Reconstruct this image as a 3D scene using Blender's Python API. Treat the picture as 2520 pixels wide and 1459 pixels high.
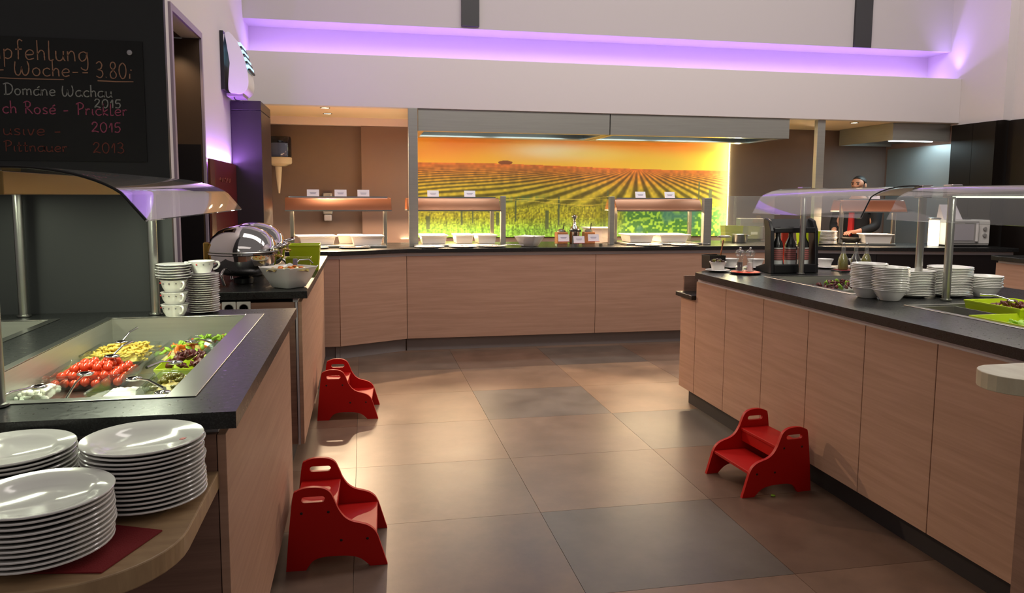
import bpy, bmesh, math, random
import numpy as np
from mathutils import Vector, Matrix
random.seed(7); rng = np.random.default_rng(7)
for o in list(bpy.data.objects): bpy.data.objects.remove(o)
SC = bpy.context.scene; COL = SC.collection; PI = math.pi

# ------------------------------------------------------------------ camera
F, CYP, CAMH = 1850.0, 670.0, 1.45
YAW, PITCH, ROLL = math.radians(11.19), math.radians(5.82), math.radians(.3025)
cy, sy, cp, sp = math.cos(YAW), math.sin(YAW), math.cos(PITCH), math.sin(PITCH)
fw = Vector((sy*cp, cy*cp, -sp)); rt = Vector((cy, -sy, 0)); up = rt.cross(fw)
r2 = rt*math.cos(ROLL)+up*math.sin(ROLL); u2 = up*math.cos(ROLL)-rt*math.sin(ROLL)
cam = bpy.data.cameras.new('camera'); camo = bpy.data.objects.new('camera', cam); COL.objects.link(camo)
camo.matrix_world = Matrix(((r2.x, u2.x, -fw.x, 0), (r2.y, u2.y, -fw.y, 0), (r2.z, u2.z, -fw.z, CAMH), (0, 0, 0, 1)))
cam.sensor_fit = 'HORIZONTAL'; cam.sensor_width = 36.0; cam.lens = F/2520*36
cam.shift_y = (CYP-1459/2)/2520; cam.clip_start = .05; cam.clip_end = 60
SC.camera = camo

# ------------------------------------------------------------------ light and exposure
SC.view_settings.view_transform = 'Standard'; SC.view_settings.look = 'None'
SC.view_settings.gamma = 1; SC.view_settings.use_curve_mapping = False
SC.view_settings.exposure = 0.0
wd = bpy.data.worlds.new('world'); SC.world = wd; wd.use_nodes = True
wb = wd.node_tree.nodes['Background']; wb.inputs[0].default_value = (1.0, .90, .86, 1); wb.inputs[1].default_value = .17

def area(name, loc, size, power, col=(1, 1, 1), rot=(0, 0, 0), spread=180):
    l = bpy.data.lights.new(name, 'AREA'); l.shape = 'RECTANGLE'; l.size, l.size_y = size; l.energy = power; l.color = col
    l.spread = math.radians(spread)
    o = bpy.data.objects.new(name, l); COL.objects.link(o); o.location = loc; o.rotation_euler = rot
    return o
def spot(name, loc, power, col, ang=70, blend=.6, rad=.03, to=None):
    l = bpy.data.lights.new(name, 'SPOT'); l.energy = power; l.color = col; l.spot_size = math.radians(ang); l.spot_blend = blend; l.shadow_soft_size = rad
    o = bpy.data.objects.new(name, l); COL.objects.link(o); o.location = loc
    if to: o.rotation_euler = (Vector(to)-Vector(loc)).to_track_quat('-Z', 'Y').to_euler()
    return o
WARM = (1.0, .72, .45); NEUT = (1.0, .91, .85); COOL = (.72, .95, 1.0); PURP = (.44, .27, 1.0)
# hall ceiling lamps, high above the guests
area('hall_ceiling_light', (1.6, 4.3, 4.8), (4.2, 1.6), 122, NEUT, (math.radians(38), 0, 0))
area('hall_ceiling_light', (4.9, 4.6, 4.6), (2.0, 1.4), 52, NEUT, (math.radians(32), 0, 0))
area('hall_ceiling_light', (1.0, -1.6, 4.4), (5.0, 1.6), 20, NEUT, (math.radians(30), 0, 0))
# LED strips lying in the cove behind the bulkhead and over the red panels
area('cove_led_light', (2.65, 7.52, 2.64), (7.3, .06), 33, PURP, (math.radians(192), 0, 0))
area('wall_led_light', (-1.033, 5.98, 1.70), (.03, 1.0), 13, (.5, .22, 1.0), (PI, 0, 0))
area('cove_corner_light', (6.28, 7.25, 2.74), (.06, .06), 1.3, PURP, (PI, 0, 0), 75)
# tubes under the extractor hood over the back counter
for x in (.95, 1.85, 2.95, 3.95):
    area('hood_tube_light', (x, 7.45, 2.045), (.75, .10), 5, COOL)
area('grill_hood_light', (6.0, 7.6, 2.06), (.5, .2), 8, COOL)
# ------------------------------------------------------------------ helpers
def S(r, g, b):
    f = lambda c: (c/255/12.92 if c/255 <= .04045 else ((c/255+.055)/1.055)**2.4)
    return (f(r), f(g), f(b), 1)
MATS = {}
def mat(name, col, rough=.5, metal=0.0, spec=.5, emis=0.0, ecol=None, coat=0.0, bump=0.0, bscale=40, var=0.0, vscale=(8, 8, 8), sss=0.0, aniso=0.0):
    m = bpy.data.materials.new(name); m.use_nodes = True; nt = m.node_tree; b = nt.nodes['Principled BSDF']
    b.inputs['Base Color'].default_value = col; b.inputs['Roughness'].default_value = rough; b.inputs['Metallic'].default_value = metal
    b.inputs['Specular IOR Level'].default_value = spec; b.inputs['Coat Weight'].default_value = coat; b.inputs['Coat Roughness'].default_value = .08
    if sss: b.inputs['Subsurface Weight'].default_value = sss; b.inputs['Subsurface Radius'].default_value = (.01, .004, .002)
    if emis: b.inputs['Emission Color'].default_value = ecol or col; b.inputs['Emission Strength'].default_value = emis
    if var or bump:
        tc = nt.nodes.new('ShaderNodeNewGeometry'); mp = nt.nodes.new('ShaderNodeMapping'); mp.inputs['Scale'].default_value = vscale
        nt.links.new(tc.outputs['Position'], mp.inputs[0])
        if var:
            nz = nt.nodes.new('ShaderNodeTexNoise'); nz.inputs['Scale'].default_value = 1; nz.inputs['Detail'].default_value = 6; nz.inputs['Roughness'].default_value = .6
            nt.links.new(mp.outputs[0], nz.inputs['Vector'])
            mr = nt.nodes.new('ShaderNodeMapRange'); mr.inputs[1].default_value = .3; mr.inputs[2].default_value = .7
            mr.inputs[3].default_value = 1-var; mr.inputs[4].default_value = 1+var
            nt.links.new(nz.outputs[0], mr.inputs[0])
            mx = nt.nodes.new('ShaderNodeMix'); mx.data_type = 'RGBA'; mx.blend_type = 'MULTIPLY'; mx.inputs[0].default_value = 1
            mx.inputs[6].default_value = col; nt.links.new(mr.outputs[0], mx.inputs[7]); nt.links.new(mx.outputs[2], b.inputs['Base Color'])
        if bump:
            n2 = nt.nodes.new('ShaderNodeTexNoise'); n2.inputs['Scale'].default_value = bscale; nt.links.new(tc.outputs['Position'], n2.inputs['Vector'])
            bp = nt.nodes.new('ShaderNodeBump'); bp.inputs['Strength'].default_value = bump; bp.inputs['Distance'].default_value = .002
            nt.links.new(n2.outputs[0], bp.inputs['Height']); nt.links.new(bp.outputs[0], b.inputs['Normal'])
    MATS[name] = m; return m
def glass(name, tint=(1, 1, 1, 1), ior=1.5, rough=.02, haze=0.0):
    m = bpy.data.materials.new(name); m.use_nodes = True; nt = m.node_tree; nt.nodes.clear()
    o = nt.nodes.new('ShaderNodeOutputMaterial'); t = nt.nodes.new('ShaderNodeBsdfTransparent'); t.inputs[0].default_value = tint
    g = nt.nodes.new('ShaderNodeBsdfGlossy'); g.inputs['Roughness'].default_value = rough
    lw = nt.nodes.new('ShaderNodeLayerWeight'); lw.inputs[0].default_value = .5; pw = nt.nodes.new('ShaderNodeMath'); pw.operation = 'POWER'; pw.inputs[1].default_value = 3.2
    f = nt.nodes.new('ShaderNodeMath'); f.operation = 'MULTIPLY_ADD'; f0 = ((ior-1)/(ior+1))**2; f.inputs[1].default_value = 1-f0; f.inputs[2].default_value = f0
    nt.links.new(lw.outputs['Facing'], pw.inputs[0]); nt.links.new(pw.outputs[0], f.inputs[0]); x = nt.nodes.new('ShaderNodeMixShader')
    nt.links.new(f.outputs[0], x.inputs[0]); nt.links.new(t.outputs[0], x.inputs[1]); nt.links.new(g.outputs[0], x.inputs[2])
    if haze:
        df = nt.nodes.new('ShaderNodeBsdfDiffuse'); df.inputs[0].default_value = (.9, .9, .9, 1); hx = nt.nodes.new('ShaderNodeMixShader'); hx.inputs[0].default_value = haze
        nt.links.new(x.outputs[0], hx.inputs[1]); nt.links.new(df.outputs[0], hx.inputs[2]); nt.links.new(hx.outputs[0], o.inputs[0])
    else: nt.links.new(x.outputs[0], o.inputs[0])
    MATS[name] = m; return m
def wood(name, c1, c2, rough=.5, sc=(1.3, 1.3, 30), spec=.35):
    m = bpy.data.materials.new(name); m.use_nodes = True; nt = m.node_tree; b = nt.nodes['Principled BSDF']
    g = nt.nodes.new('ShaderNodeNewGeometry'); mp = nt.nodes.new('ShaderNodeMapping'); mp.inputs['Scale'].default_value = sc
    nt.links.new(g.outputs['Position'], mp.inputs[0])
    n = nt.nodes.new('ShaderNodeTexNoise'); n.inputs['Scale'].default_value = 1.6; n.inputs['Detail'].default_value = 8; n.inputs['Roughness'].default_value = .62; n.inputs['Distortion'].default_value = .35
    nt.links.new(mp.outputs[0], n.inputs['Vector'])
    r = nt.nodes.new('ShaderNodeValToRGB'); r.color_ramp.elements[0].position = .32; r.color_ramp.elements[0].color = c2; r.color_ramp.elements[1].position = .68; r.color_ramp.elements[1].color = c1
    nt.links.new(n.outputs[0], r.inputs[0]); nt.links.new(r.outputs[0], b.inputs['Base Color'])
    b.inputs['Roughness'].default_value = rough; b.inputs['Specular IOR Level'].default_value = spec
    bp = nt.nodes.new('ShaderNodeBump'); bp.inputs['Strength'].default_value = .15; bp.inputs['Distance'].default_value = .001
    nt.links.new(n.outputs[0], bp.inputs['Height']); nt.links.new(bp.outputs[0], b.inputs['Normal'])
    MATS[name] = m; return m
def tile_mat():
    m = bpy.data.materials.new('floor_tile'); m.use_nodes = True; nt = m.node_tree; b = nt.nodes['Principled BSDF']
    oi = nt.nodes.new('ShaderNodeObjectInfo'); g = nt.nodes.new('ShaderNodeNewGeometry')
    n = nt.nodes.new('ShaderNodeTexNoise'); n.inputs['Scale'].default_value = 2.6; n.inputs['Detail'].default_value = 9; n.inputs['Roughness'].default_value = .68
    nt.links.new(g.outputs['Position'], n.inputs['Vector'])
    mr = nt.nodes.new('ShaderNodeMapRange'); mr.inputs[1].default_value = .3; mr.inputs[2].default_value = .7; mr.inputs[3].default_value = .70; mr.inputs[4].default_value = 1.25
    nt.links.new(n.outputs[0], mr.inputs[0])
    mx = nt.nodes.new('ShaderNodeMix'); mx.data_type = 'RGBA'; mx.blend_type = 'MULTIPLY'; mx.inputs[0].default_value = 1
    nt.links.new(oi.outputs['Color'], mx.inputs[6]); nt.links.new(mr.outputs[0], mx.inputs[7]); nt.links.new(mx.outputs[2], b.inputs['Base Color'])
    m2 = nt.nodes.new('ShaderNodeMapRange'); m2.inputs[3].default_value = .24; m2.inputs[4].default_value = .46; nt.links.new(n.outputs[0], m2.inputs[0])
    nt.links.new(m2.outputs[0], b.inputs['Roughness']); b.inputs['Specular IOR Level'].default_value = .45
    MATS['tile'] = m; return m
def stone(name='stone'):
    m = bpy.data.materials.new(name); m.use_nodes = True; nt = m.node_tree; b = nt.nodes['Principled BSDF']
    g = nt.nodes.new('ShaderNodeNewGeometry'); n = nt.nodes.new('ShaderNodeTexNoise'); n.inputs['Scale'].default_value = 220; n.inputs['Detail'].default_value = 3
    nt.links.new(g.outputs['Position'], n.inputs['Vector'])
    r = nt.nodes.new('ShaderNodeValToRGB'); r.color_ramp.elements[0].position = .45; r.color_ramp.elements[0].color = S(16, 17, 18); r.color_ramp.elements[1].position = .78; r.color_ramp.elements[1].color = S(54, 56, 56)
    nt.links.new(n.outputs[0], r.inputs[0]); nt.links.new(r.outputs[0], b.inputs['Base Color'])
    mr = nt.nodes.new('ShaderNodeMapRange'); mr.inputs[3].default_value = .20; mr.inputs[4].default_value = .42
    n2 = nt.nodes.new('ShaderNodeTexNoise'); n2.inputs['Scale'].default_value = 60; nt.links.new(g.outputs['Position'], n2.inputs['Vector'])
    nt.links.new(n2.outputs[0], mr.inputs[0]); nt.links.new(mr.outputs[0], b.inputs['Roughness']); b.inputs['Specular IOR Level'].default_value = .55
    MATS[name] = m; return m
wood('wood', S(184, 146, 124), S(168, 131, 109)); wood('wood_end_shaded', S(150, 116, 100), S(124, 94, 80))  # second wood is darker: shade of the counter ends put into the colour
wood('wood_top', S(176, 148, 112), S(150, 122, 92), sc=(4, 22, 4), rough=.4)
wood('wood_pale', S(205, 196, 170), S(186, 172, 146), sc=(22, 4, 4), rough=.35)
wood('wood_box', S(190, 125, 75), S(160, 98, 56), sc=(20, 20, 60))
tile_mat(); stone()
mat('grout', S(112, 95, 80), .8); mat('white_wall', S(206, 199, 199), .75); mat('grey_wall', S(184, 178, 179), .8); mat('brown_wall', S(108, 90, 82), .8, var=.05, vscale=(3, 3, 3))
mat('brown_wall_light', S(124, 100, 90), .8); mat('mullion', S(48, 48, 50), .6); mat('soffit', S(232, 210, 178), .8); mat('soffit_band', S(232, 216, 214), .8)
mat('black_wall', S(38, 39, 41), .55); mat('chalkboard', S(22, 22, 23), .7, var=.15); mat('dark_cabinet', S(24, 19, 16), .4, spec=.2); mat('black_laminate', S(24, 20, 22), .4)
mat('niche_brown', S(70, 52, 36), .5); mat('red_panel', S(110, 22, 24), .2, coat=.4); mat('red_panel_light', S(96, 50, 38), .25, coat=.3)
mat('purple_trim', S(150, 135, 150), .5); mat('column_dark', S(46, 38, 44), .35)
mat('steel', S(178, 178, 172), .28, 1.0); mat('steel_brushed', S(160, 160, 153), .40, .6, var=.05, vscale=(3, 3, 80)); mat('chrome', S(215, 212, 210), .06, 1.0)
mat('alu', S(190, 187, 192), .45, .3); mat('kick', S(140, 132, 130), .55); mat('kick_dark', S(40, 34, 36), .6)
mat('porcelain', S(232, 230, 226), .12, spec=.55, coat=.3); mat('porcelain_warm', S(236, 228, 218), .18, coat=.2)
mat('red_paint', S(176, 10, 4), .5, spec=.3); mat('screw', S(25, 15, 15), .5); mat('red_cloth', S(120, 12, 20), .85, bump=.4, bscale=400)
mat('white_plastic', S(222, 220, 216), .35); mat('cream_plastic', S(206, 192, 168), .4); mat('grey_plastic', S(150, 148, 146), .4); mat('black_plastic', S(20, 20, 22), .35); mat('blue_smoke', S(40, 48, 72), .15, coat=.4)
mat('green_melamine', S(176, 196, 26), .3, coat=.2); mat('green_dark', S(150, 160, 24), .35); mat('copper', S(190, 128, 92), .25, 1.0); mat('copper_sheet', S(150, 92, 62), .35, .55)
mat('paper', S(228, 222, 228), .7); mat('ink', S(120, 112, 140), .8); mat('card_red', S(190, 110, 110), .7)
mat('tube_light', (1, 1, 1, 1), .5, emis=9, ecol=(.75, .95, 1, 1)); mat('bulb', (1, 1, 1, 1), .5, emis=25, ecol=(1, .72, .42, 1)); mat('bulb_soft', (1, 1, 1, 1), .5, emis=10, ecol=(1, .86, .66, 1))
mat('led_white', (1, 1, 1, 1), .5, emis=2.2, ecol=(.92, 1, .80, 1)); mat('led_purple', (.5, .2, 1, 1), .5, emis=10, ecol=(.55, .25, 1, 1)); mat('led_yellow', (1, 1, .6, 1), .5, emis=9, ecol=(1, .92, .45, 1)); mat('blue_tube', (.3, .6, 1, 1), .5, emis=1.6, ecol=(.35, .75, 1, 1))
mat('lamp_glow', (1, 1, 1, 1), .5, emis=3.2, ecol=(1, .88, .68, 1)); mat('beige_wall', S(170, 148, 118), .8); mat('steel_panel', S(150, 156, 158), .42, .7)
mat('tomato', S(204, 62, 26), .2, coat=.4, var=.12, vscale=(60, 60, 60)); mat('pasta', S(214, 186, 84), .4, var=.15, vscale=(60, 60, 60)); mat('mozzarella', S(238, 236, 226), .35); mat('lettuce', S(140, 180, 50), .5, var=.25, vscale=(50, 50, 50)); mat('red_lettuce', S(84, 26, 24), .45, var=.35, vscale=(60, 60, 60))
mat('olive', S(98, 92, 30), .25); mat('olive_dark', S(60, 34, 24), .25); mat('carrot', S(222, 120, 40), .4); mat('mixed_food', S(176, 156, 84), .45, var=.3, vscale=(50, 50, 50)); mat('orange', S(230, 128, 20), .45, bump=.3, bscale=300); mat('apple_yellow', S(214, 170, 40), .35); mat('banana', S(228, 180, 50), .45)
mat('bottle_glass', S(18, 20, 16), .08, spec=.6, coat=.5); mat('oil_green', S(128, 120, 14), .08, coat=.6); mat('vinegar', S(40, 22, 14), .08, coat=.6); mat('wine_label', S(206, 208, 206), .6); mat('wine_text', S(122, 76, 70), .6); mat('red_sign', S(222, 66, 40), .5); mat('pepper', S(40, 34, 32), .8); mat('salt', S(236, 234, 230), .7)
mat('chalk_orange', S(176, 132, 108), .95); mat('chalk_white', S(158, 158, 154), .95); mat('chalk_pink', S(172, 84, 112), .95); mat('chalk_brown', S(118, 62, 54), .95)
mat('skin', S(196, 140, 112), .5, sss=.15); mat('hair', S(34, 28, 26), .6); mat('jacket', S(22, 22, 26), .8); mat('shirt_red', S(190, 30, 28), .7); mat('trousers', S(28, 28, 32), .8); mat('eye', S(30, 22, 20), .2); mat('shoe', S(16, 15, 15), .4)
mat('dot_red', S(190, 30, 34), .4); mat('dot_grey', S(110, 106, 108), .4); mat('pan_black', S(24, 23, 23), .35); mat('brass', S(196, 160, 84), .25, 1.0); mat('brass_dull', S(150, 122, 76), .4, .8)
glass('canopy_glass', (.95, .96, .96, 1), 1.75, haze=.05); glass('clear_glass', (.97, .98, .97, 1), 1.45); glass('dish_glass', (.93, .96, .94, 1), 1.5); glass('bottle_clear', (.92, .94, .93, 1), 1.8, haze=.05); glass('smoke_cover', (.30, .36, .52, 1), 1.5)

class MB:
    def __init__(s): s.v = []; s.f = []
    def add(s, vs, fs):
        o = len(s.v); s.v += [tuple(v) for v in vs]; s.f += [tuple(i+o for i in f) for f in fs]; return s
    def box(s, x0, x1, y0, y1, z0, z1):
        return s.add([(x0, y0, z0), (x1, y0, z0), (x1, y1, z0), (x0, y1, z0), (x0, y0, z1), (x1, y0, z1), (x1, y1, z1), (x0, y1, z1)],
                     [(0, 3, 2, 1), (4, 5, 6, 7), (0, 1, 5, 4), (1, 2, 6, 5), (2, 3, 7, 6), (3, 0, 4, 7)])
    def prism(s, poly, z0, z1):
        a = sum(poly[i][0]*poly[(i+1) % len(poly)][1]-poly[(i+1) % len(poly)][0]*poly[i][1] for i in range(len(poly)))
        if a < 0: poly = poly[::-1]
        n = len(poly)
        return s.add([(x, y, z0) for x, y in poly]+[(x, y, z1) for x, y in poly], [tuple(range(n-1, -1, -1)), tuple(range(n, 2*n))]+[(i, (i+1) % n, n+(i+1) % n, n+i) for i in range(n)])
    def line_box(s, p, q, t, z0, z1, off=0):        # vertical slab along p->q, thickness t to the right-hand normal
        p, q = Vector(p), Vector(q); d = (q-p).normalized(); nrm = Vector((-d.y, d.x)); a = p+nrm*off; b = q+nrm*off
        return s.prism([tuple(a), tuple(b), tuple(b+nrm*t), tuple(a+nrm*t)], z0, z1)
    def lathe(s, prof, n=24, c=(0, 0, 0), cap=True, sq=0.0, sx=1, sy=1):
        vs = []; m = len(prof)
        for i in range(n):
            a = 2*PI*i/n; ca, sa = math.cos(a), math.sin(a)
            k = 1.0
            if sq: k = (abs(ca)**(2/(1-sq*.8+1e-6)*1.0)+abs(sa)**(2/(1-sq*.8+1e-6)))**(-(1-sq*.8)/2)
            for r, z in prof: vs.append((c[0]+r*k*ca*sx, c[1]+r*k*sa*sy, c[2]+z))
        fs = [(i*m+j, ((i+1) % n)*m+j, ((i+1) % n)*m+j+1, i*m+j+1) for i in range(n) for j in range(m-1)]
        if cap:
            if prof[0][0] > 1e-6: fs.append(tuple(i*m for i in range(n-1, -1, -1)))
            if prof[-1][0] > 1e-6: fs.append(tuple(i*m+m-1 for i in range(n)))
        return s.add(vs, fs)
    def tube(s, pts, r, n=10, closed=False, cap=True):
        P = [Vector(p) for p in pts]; m = len(P); vs = []; u = None
        for i in range(m):
            d = (P[(i+1) % m]-P[i-1]) if closed else (P[min(i+1, m-1)]-P[max(i-1, 0)])
            d.normalize()
            if u is None: u = d.orthogonal().normalized()
            else: u = (u-d*u.dot(d)).normalized()
            w = d.cross(u); rr = r[i] if isinstance(r, (list, tuple)) else r
            for k in range(n): a = 2*PI*k/n; vs.append(P[i]+u*math.cos(a)*rr+w*math.sin(a)*rr)
        L = m if closed else m-1
        fs = [(i*n+k, i*n+(k+1) % n, ((i+1) % m)*n+(k+1) % n, ((i+1) % m)*n+k) for i in range(L) for k in range(n)]
        if cap and not closed: fs += [tuple(range(n-1, -1, -1)), tuple((m-1)*n+k for k in range(n))]
        return s.add(vs, fs)
    def sphere(s, c, r, n=12, m=8, sz=1, sx=1, sy=1):
        vs = [(c[0], c[1], c[2]-r*sz)]; fs = []
        for j in range(1, m):
            t = PI*j/m
            for i in range(n): a = 2*PI*i/n; vs.append((c[0]+r*sx*math.sin(t)*math.cos(a), c[1]+r*sy*math.sin(t)*math.sin(a), c[2]-r*sz*math.cos(t)))
        vs.append((c[0], c[1], c[2]+r*sz)); e = len(vs)-1
        for i in range(n):
            fs.append((0, 1+(i+1) % n, 1+i)); fs.append((e, 1+(m-2)*n+i, 1+(m-2)*n+(i+1) % n))
            for j in range(m-2): a = 1+j*n; fs.append((a+i, a+(i+1) % n, a+n+(i+1) % n, a+n+i))
        return s.add(vs, fs)
    def sweep(s, prof, a, b, axis='y', th=.006, side=1):    # thin curved sheet: prof=[(p,z)] extruded along an axis
        n = len(prof); off = []
        for i in range(n):
            dx = prof[min(i+1, n-1)][0]-prof[max(i-1, 0)][0]; dz = prof[min(i+1, n-1)][1]-prof[max(i-1, 0)][1]; l = math.hypot(dx, dz)
            off.append((prof[i][0]-side*dz/l*th, prof[i][1]+side*dx/l*th))
        loop = list(prof)+off[::-1]; N = len(loop)
        mk = (lambda p, t, z: (p, t, z)) if axis == 'y' else (lambda p, t, z: (t, p, z))
        vs = [mk(p, a, z) for p, z in loop]+[mk(p, b, z) for p, z in loop]
        fs = [(i, (i+1) % N, N+(i+1) % N, N+i) for i in range(N)]
        for i in range(n-1):
            j = N-1-i; fs.append((i, i+1, j-1, j)); fs.append((N+i, N+j, N+j-1, N+i+1))
        return s.add(vs, fs)
    def mesh(s, name):
        me = bpy.data.meshes.new(name); me.from_pydata(s.v, [], s.f)
        bm = bmesh.new(); bm.from_mesh(me); bmesh.ops.recalc_face_normals(bm, faces=bm.faces); bm.to_mesh(me); bm.free(); return me
    def build(s, name, m, parent=None, w=False, smooth=None, bevel=0.0, seg=2, label=None):
        me = s.mesh(name); me.materials.append(MATS[m])
        if smooth is not None:
            me.shade_smooth()
            if smooth < 180: me.set_sharp_from_angle(angle=math.radians(smooth))
        o = bpy.data.objects.new(name, me); COL.objects.link(o)
        if parent is not None:
            o.parent = parent
            if w: o.matrix_parent_inverse = parent_mat(parent).inverted()
        if bevel:
            bv = o.modifiers.new('bevel', 'BEVEL'); bv.width = bevel; bv.segments = seg; bv.limit_method = 'ANGLE'; bv.angle_limit = math.radians(40)
        if label: o['label'] = label
        return o
def parent_mat(p): return Matrix.LocRotScale(p.location, p.rotation_euler, p.scale)
def thing(name, label, cat, loc=(0, 0, 0), rz=0, group=None):
    o = bpy.data.objects.new(name, None); COL.objects.link(o); o.empty_display_size = .1; o.location = loc; o.rotation_euler = (0, 0, rz)
    return tag(o, label, cat, group)
def tag(o, label, cat, group=None, kind=None):
    o['label'] = label; o['category'] = cat
    if group: o['group'] = group
    if kind: o['kind'] = kind
    return o
def struct(o, label, cat):
    o['kind'] = 'structure'; o['label'] = label; o['category'] = cat; return o
def dup(root, loc, rz=0, label=None, group=None, rot=None, scale=None):
    def cp_(o, par):
        c = o.copy(); COL.objects.link(c); c.parent = par
        for ch in list(o.children): cp_(ch, c)
        return c
    r = cp_(root, None); r.location = loc; r.rotation_euler = rot or (0, 0, rz)
    if scale: r.scale = scale
    if label: r['label'] = label
    if group: r['group'] = group
    return r
def catmull(pts, k=6, closed=False):
    out = []; n = len(pts); rngi = range(n if closed else n-1)
    for i in rngi:
        p0 = pts[(i-1) % n] if closed else pts[max(i-1, 0)]; p1 = pts[i]; p2 = pts[(i+1) % n]; p3 = pts[(i+2) % n] if closed else pts[min(i+2, n-1)]
        for j in range(k):
            t = j/k; out.append(tuple(.5*((2*b)+(-a+c)*t+(2*a-5*b+4*c-d)*t*t+(-a+3*b-3*c+d)*t**3) for a, b, c, d in zip(p0, p1, p2, p3)))
    if not closed: out.append(tuple(pts[-1]))
    return out
def plate_holes(outer, holes, t):       # flat panel in the XZ plane with holes, thickness t along +Y
    bm = bmesh.new(); ed = []
    for lp in [outer]+holes:
        vs = [bm.verts.new((x, 0, z)) for x, z in lp]; ed += [bm.edges.new((vs[i], vs[(i+1) % len(vs)])) for i in range(len(vs))]
    bmesh.ops.triangle_fill(bm, edges=ed, use_beauty=True, use_dissolve=False)
    r = bmesh.ops.extrude_face_region(bm, geom=list(bm.faces)); bmesh.ops.translate(bm, vec=(0, t, 0), verts=[v for v in r['geom'] if isinstance(v, bmesh.types.BMVert)])
    bmesh.ops.recalc_face_normals(bm, faces=bm.faces)
    bm.verts.index_update(); mb = MB(); mb.add([v.co[:] for v in bm.verts], [tuple(v.index for v in f.verts) for f in bm.faces]); bm.free(); return mb
# ------------------------------------------------------------------ the room
TX, TY, GX, GY = .8373, .7322, -.0563, 6.1705
fl = struct(MB().box(-3.4, 7.0, -2.2, 8.6, -.06, -.006).build('floor', 'grout'), 'brown stone-look tiled floor between the buffet counters', 'floor')
TC = {(1, 4): S(96, 89, 83), (1, 1): S(104, 95, 89), (2, 2): S(102, 94, 87), (0, 1): S(132, 107, 88), (0, 2): S(126, 103, 88), (0, 3): S(116, 99, 87), (0, 4): S(110, 93, 82), (1, 2): S(124, 104, 91), (1, 3): S(122, 101, 87), (1, 0): S(128, 104, 87), (0, 0): S(134, 108, 88), (2, 0): S(140, 112, 90), (2, 1): S(136, 109, 88), (2, 3): S(108, 84, 70), (2, 4): S(104, 80, 66), (1, 5): S(124, 98, 82), (-1, 1): S(118, 90, 74)}  # tile tones; brown tiles along the right island are darkened for its shadow
tm = MB().box(.001, TX-.001, .001, TY-.001, -.02, 0).mesh('tile'); tm.materials.append(MATS['tile'])
for i in range(-3, 8):
    for j in range(-3, 11):
        t = bpy.data.objects.new('tile', tm); COL.objects.link(t); t.parent = fl; t.location = (GX+i*TX, GY-(j+1)*TY, 0)
        t.color = TC.get((i, j)) or random.choice((S(122, 98, 82), S(114, 95, 82), S(128, 103, 86), S(106, 92, 82), S(118, 92, 76)))
struct(MB().box(-1.15, 6.5, 8.35, 8.5, 0, 2.32).build('wall_back', 'brown_wall'), 'brown painted rear wall behind the back counter', 'wall')
struct(MB().box(-.01, .53, 8.27, 8.35, 0, 2.18).build('trim_1', 'brown_wall_light'), 'lighter brown wall panel left of the vineyard mural', 'wall panel')
struct(MB().box(-1.05, .53, 8.25, 8.35, 2.181, 2.26).build('trim_2', 'soffit_band'), 'pale band along the top of the rear wall', 'trim')
struct(MB().box(-1.05, 6.37, 7.30, 8.35, 2.26, 2.34).build('ceiling', 'soffit'), 'low soffit ceiling with downlights over the back counter', 'ceiling')
struct(MB().box(-1.05, 6.37, 7.2, 7.3, 2.26, 2.729).build('wall_bulkhead', 'white_wall', bevel=.004), 'white bulkhead beam running above the back counter', 'beam')
struct(MB().box(-1.05, 6.37, 7.3, 7.72, 2.55, 2.6).box(-1.05, 6.37, 7.72, 7.8, 2.55, 3.3).build('wall_cove', 'white_wall'), 'white cove glowing purple behind the bulkhead', 'wall')
struct(MB().box(-1.05, 6.37, 7.38, 7.72, 3.046, 4.6).build('wall_upper', 'grey_wall'), 'pale grey upper wall above the purple cove', 'wall')
struct(MB().box(.95, 1.121, 7.35, 7.38, 3.066, 4.6).build('trim_3', 'mullion'), 'dark vertical strip on the upper wall near its middle', 'trim')
struct(MB().box(5.16, 5.36, 7.35, 7.38, 3.046, 4.6).build('trim_4', 'mullion'), 'dark vertical strip on the upper wall at its right end', 'trim')
struct(MB().box(-1.16, -1.05, 3.455, 4.64, 0, 4.6).box(-1.16, -1.05, 4.64, 5.43, 2.475, 4.6).box(-1.16, -1.05, 5.43, 8.4, 0, 4.6).build('wall_left', 'white_wall'), 'white left wall with a purple glow at its foot', 'wall')
nb = struct(MB().box(-1.6, -1.55, 4.6, 5.43, 0, 2.5).box(-1.55, -1.16, 4.6, 4.64, 0, 2.5).box(-1.55, -1.052, 5.41, 5.428, 0, 2.47).box(-1.55, -1.16, 4.64, 5.43, 2.475, 2.5).build('door_1', 'niche_brown'), 'dark recessed opening in the left wall with a warm downlight', 'doorway')
MB().box(-1.05, -1.035, 4.60, 4.64, 0, 2.515).box(-1.05, -1.035, 5.412, 5.445, 0, 2.515).box(-1.05, -1.035, 4.64, 5.412, 2.475, 2.515).build('frame', 'purple_trim', nb)
MB().tube([(-1.22, 4.66, 1.82), (-1.22, 5.40, 1.82)], .012).build('rail', 'brass', nb, smooth=60)
MB().box(-1.55, -1.5, 4.64, 5.41, 0, 1.80).build('panel', 'black_laminate', nb)
spot('niche_spot_light', (-1.20, 5.22, 2.45), 7, WARM, 80, .9, .02, (-1.18, 5.41, 2.0))
MB().box(-1.55, -1.06, 5.404, 5.409, 0, 1.78).build('lower_panel', 'black_laminate', nb)
struct(MB().box(-3.3, -.80, 3.425, 3.455, 0, 4.6).build('wall_partition', 'black_wall'), 'black partition wall carrying the chalkboard', 'wall')
struct(MB().box(6.37, 6.47, 6.62, 8.4, 2.24, 4.6).box(6.47, 6.57, 2.0, 6.62, 2.24, 4.6).build('wall_right', 'white_wall'), 'white right wall above the dark cabinets', 'wall')
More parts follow.
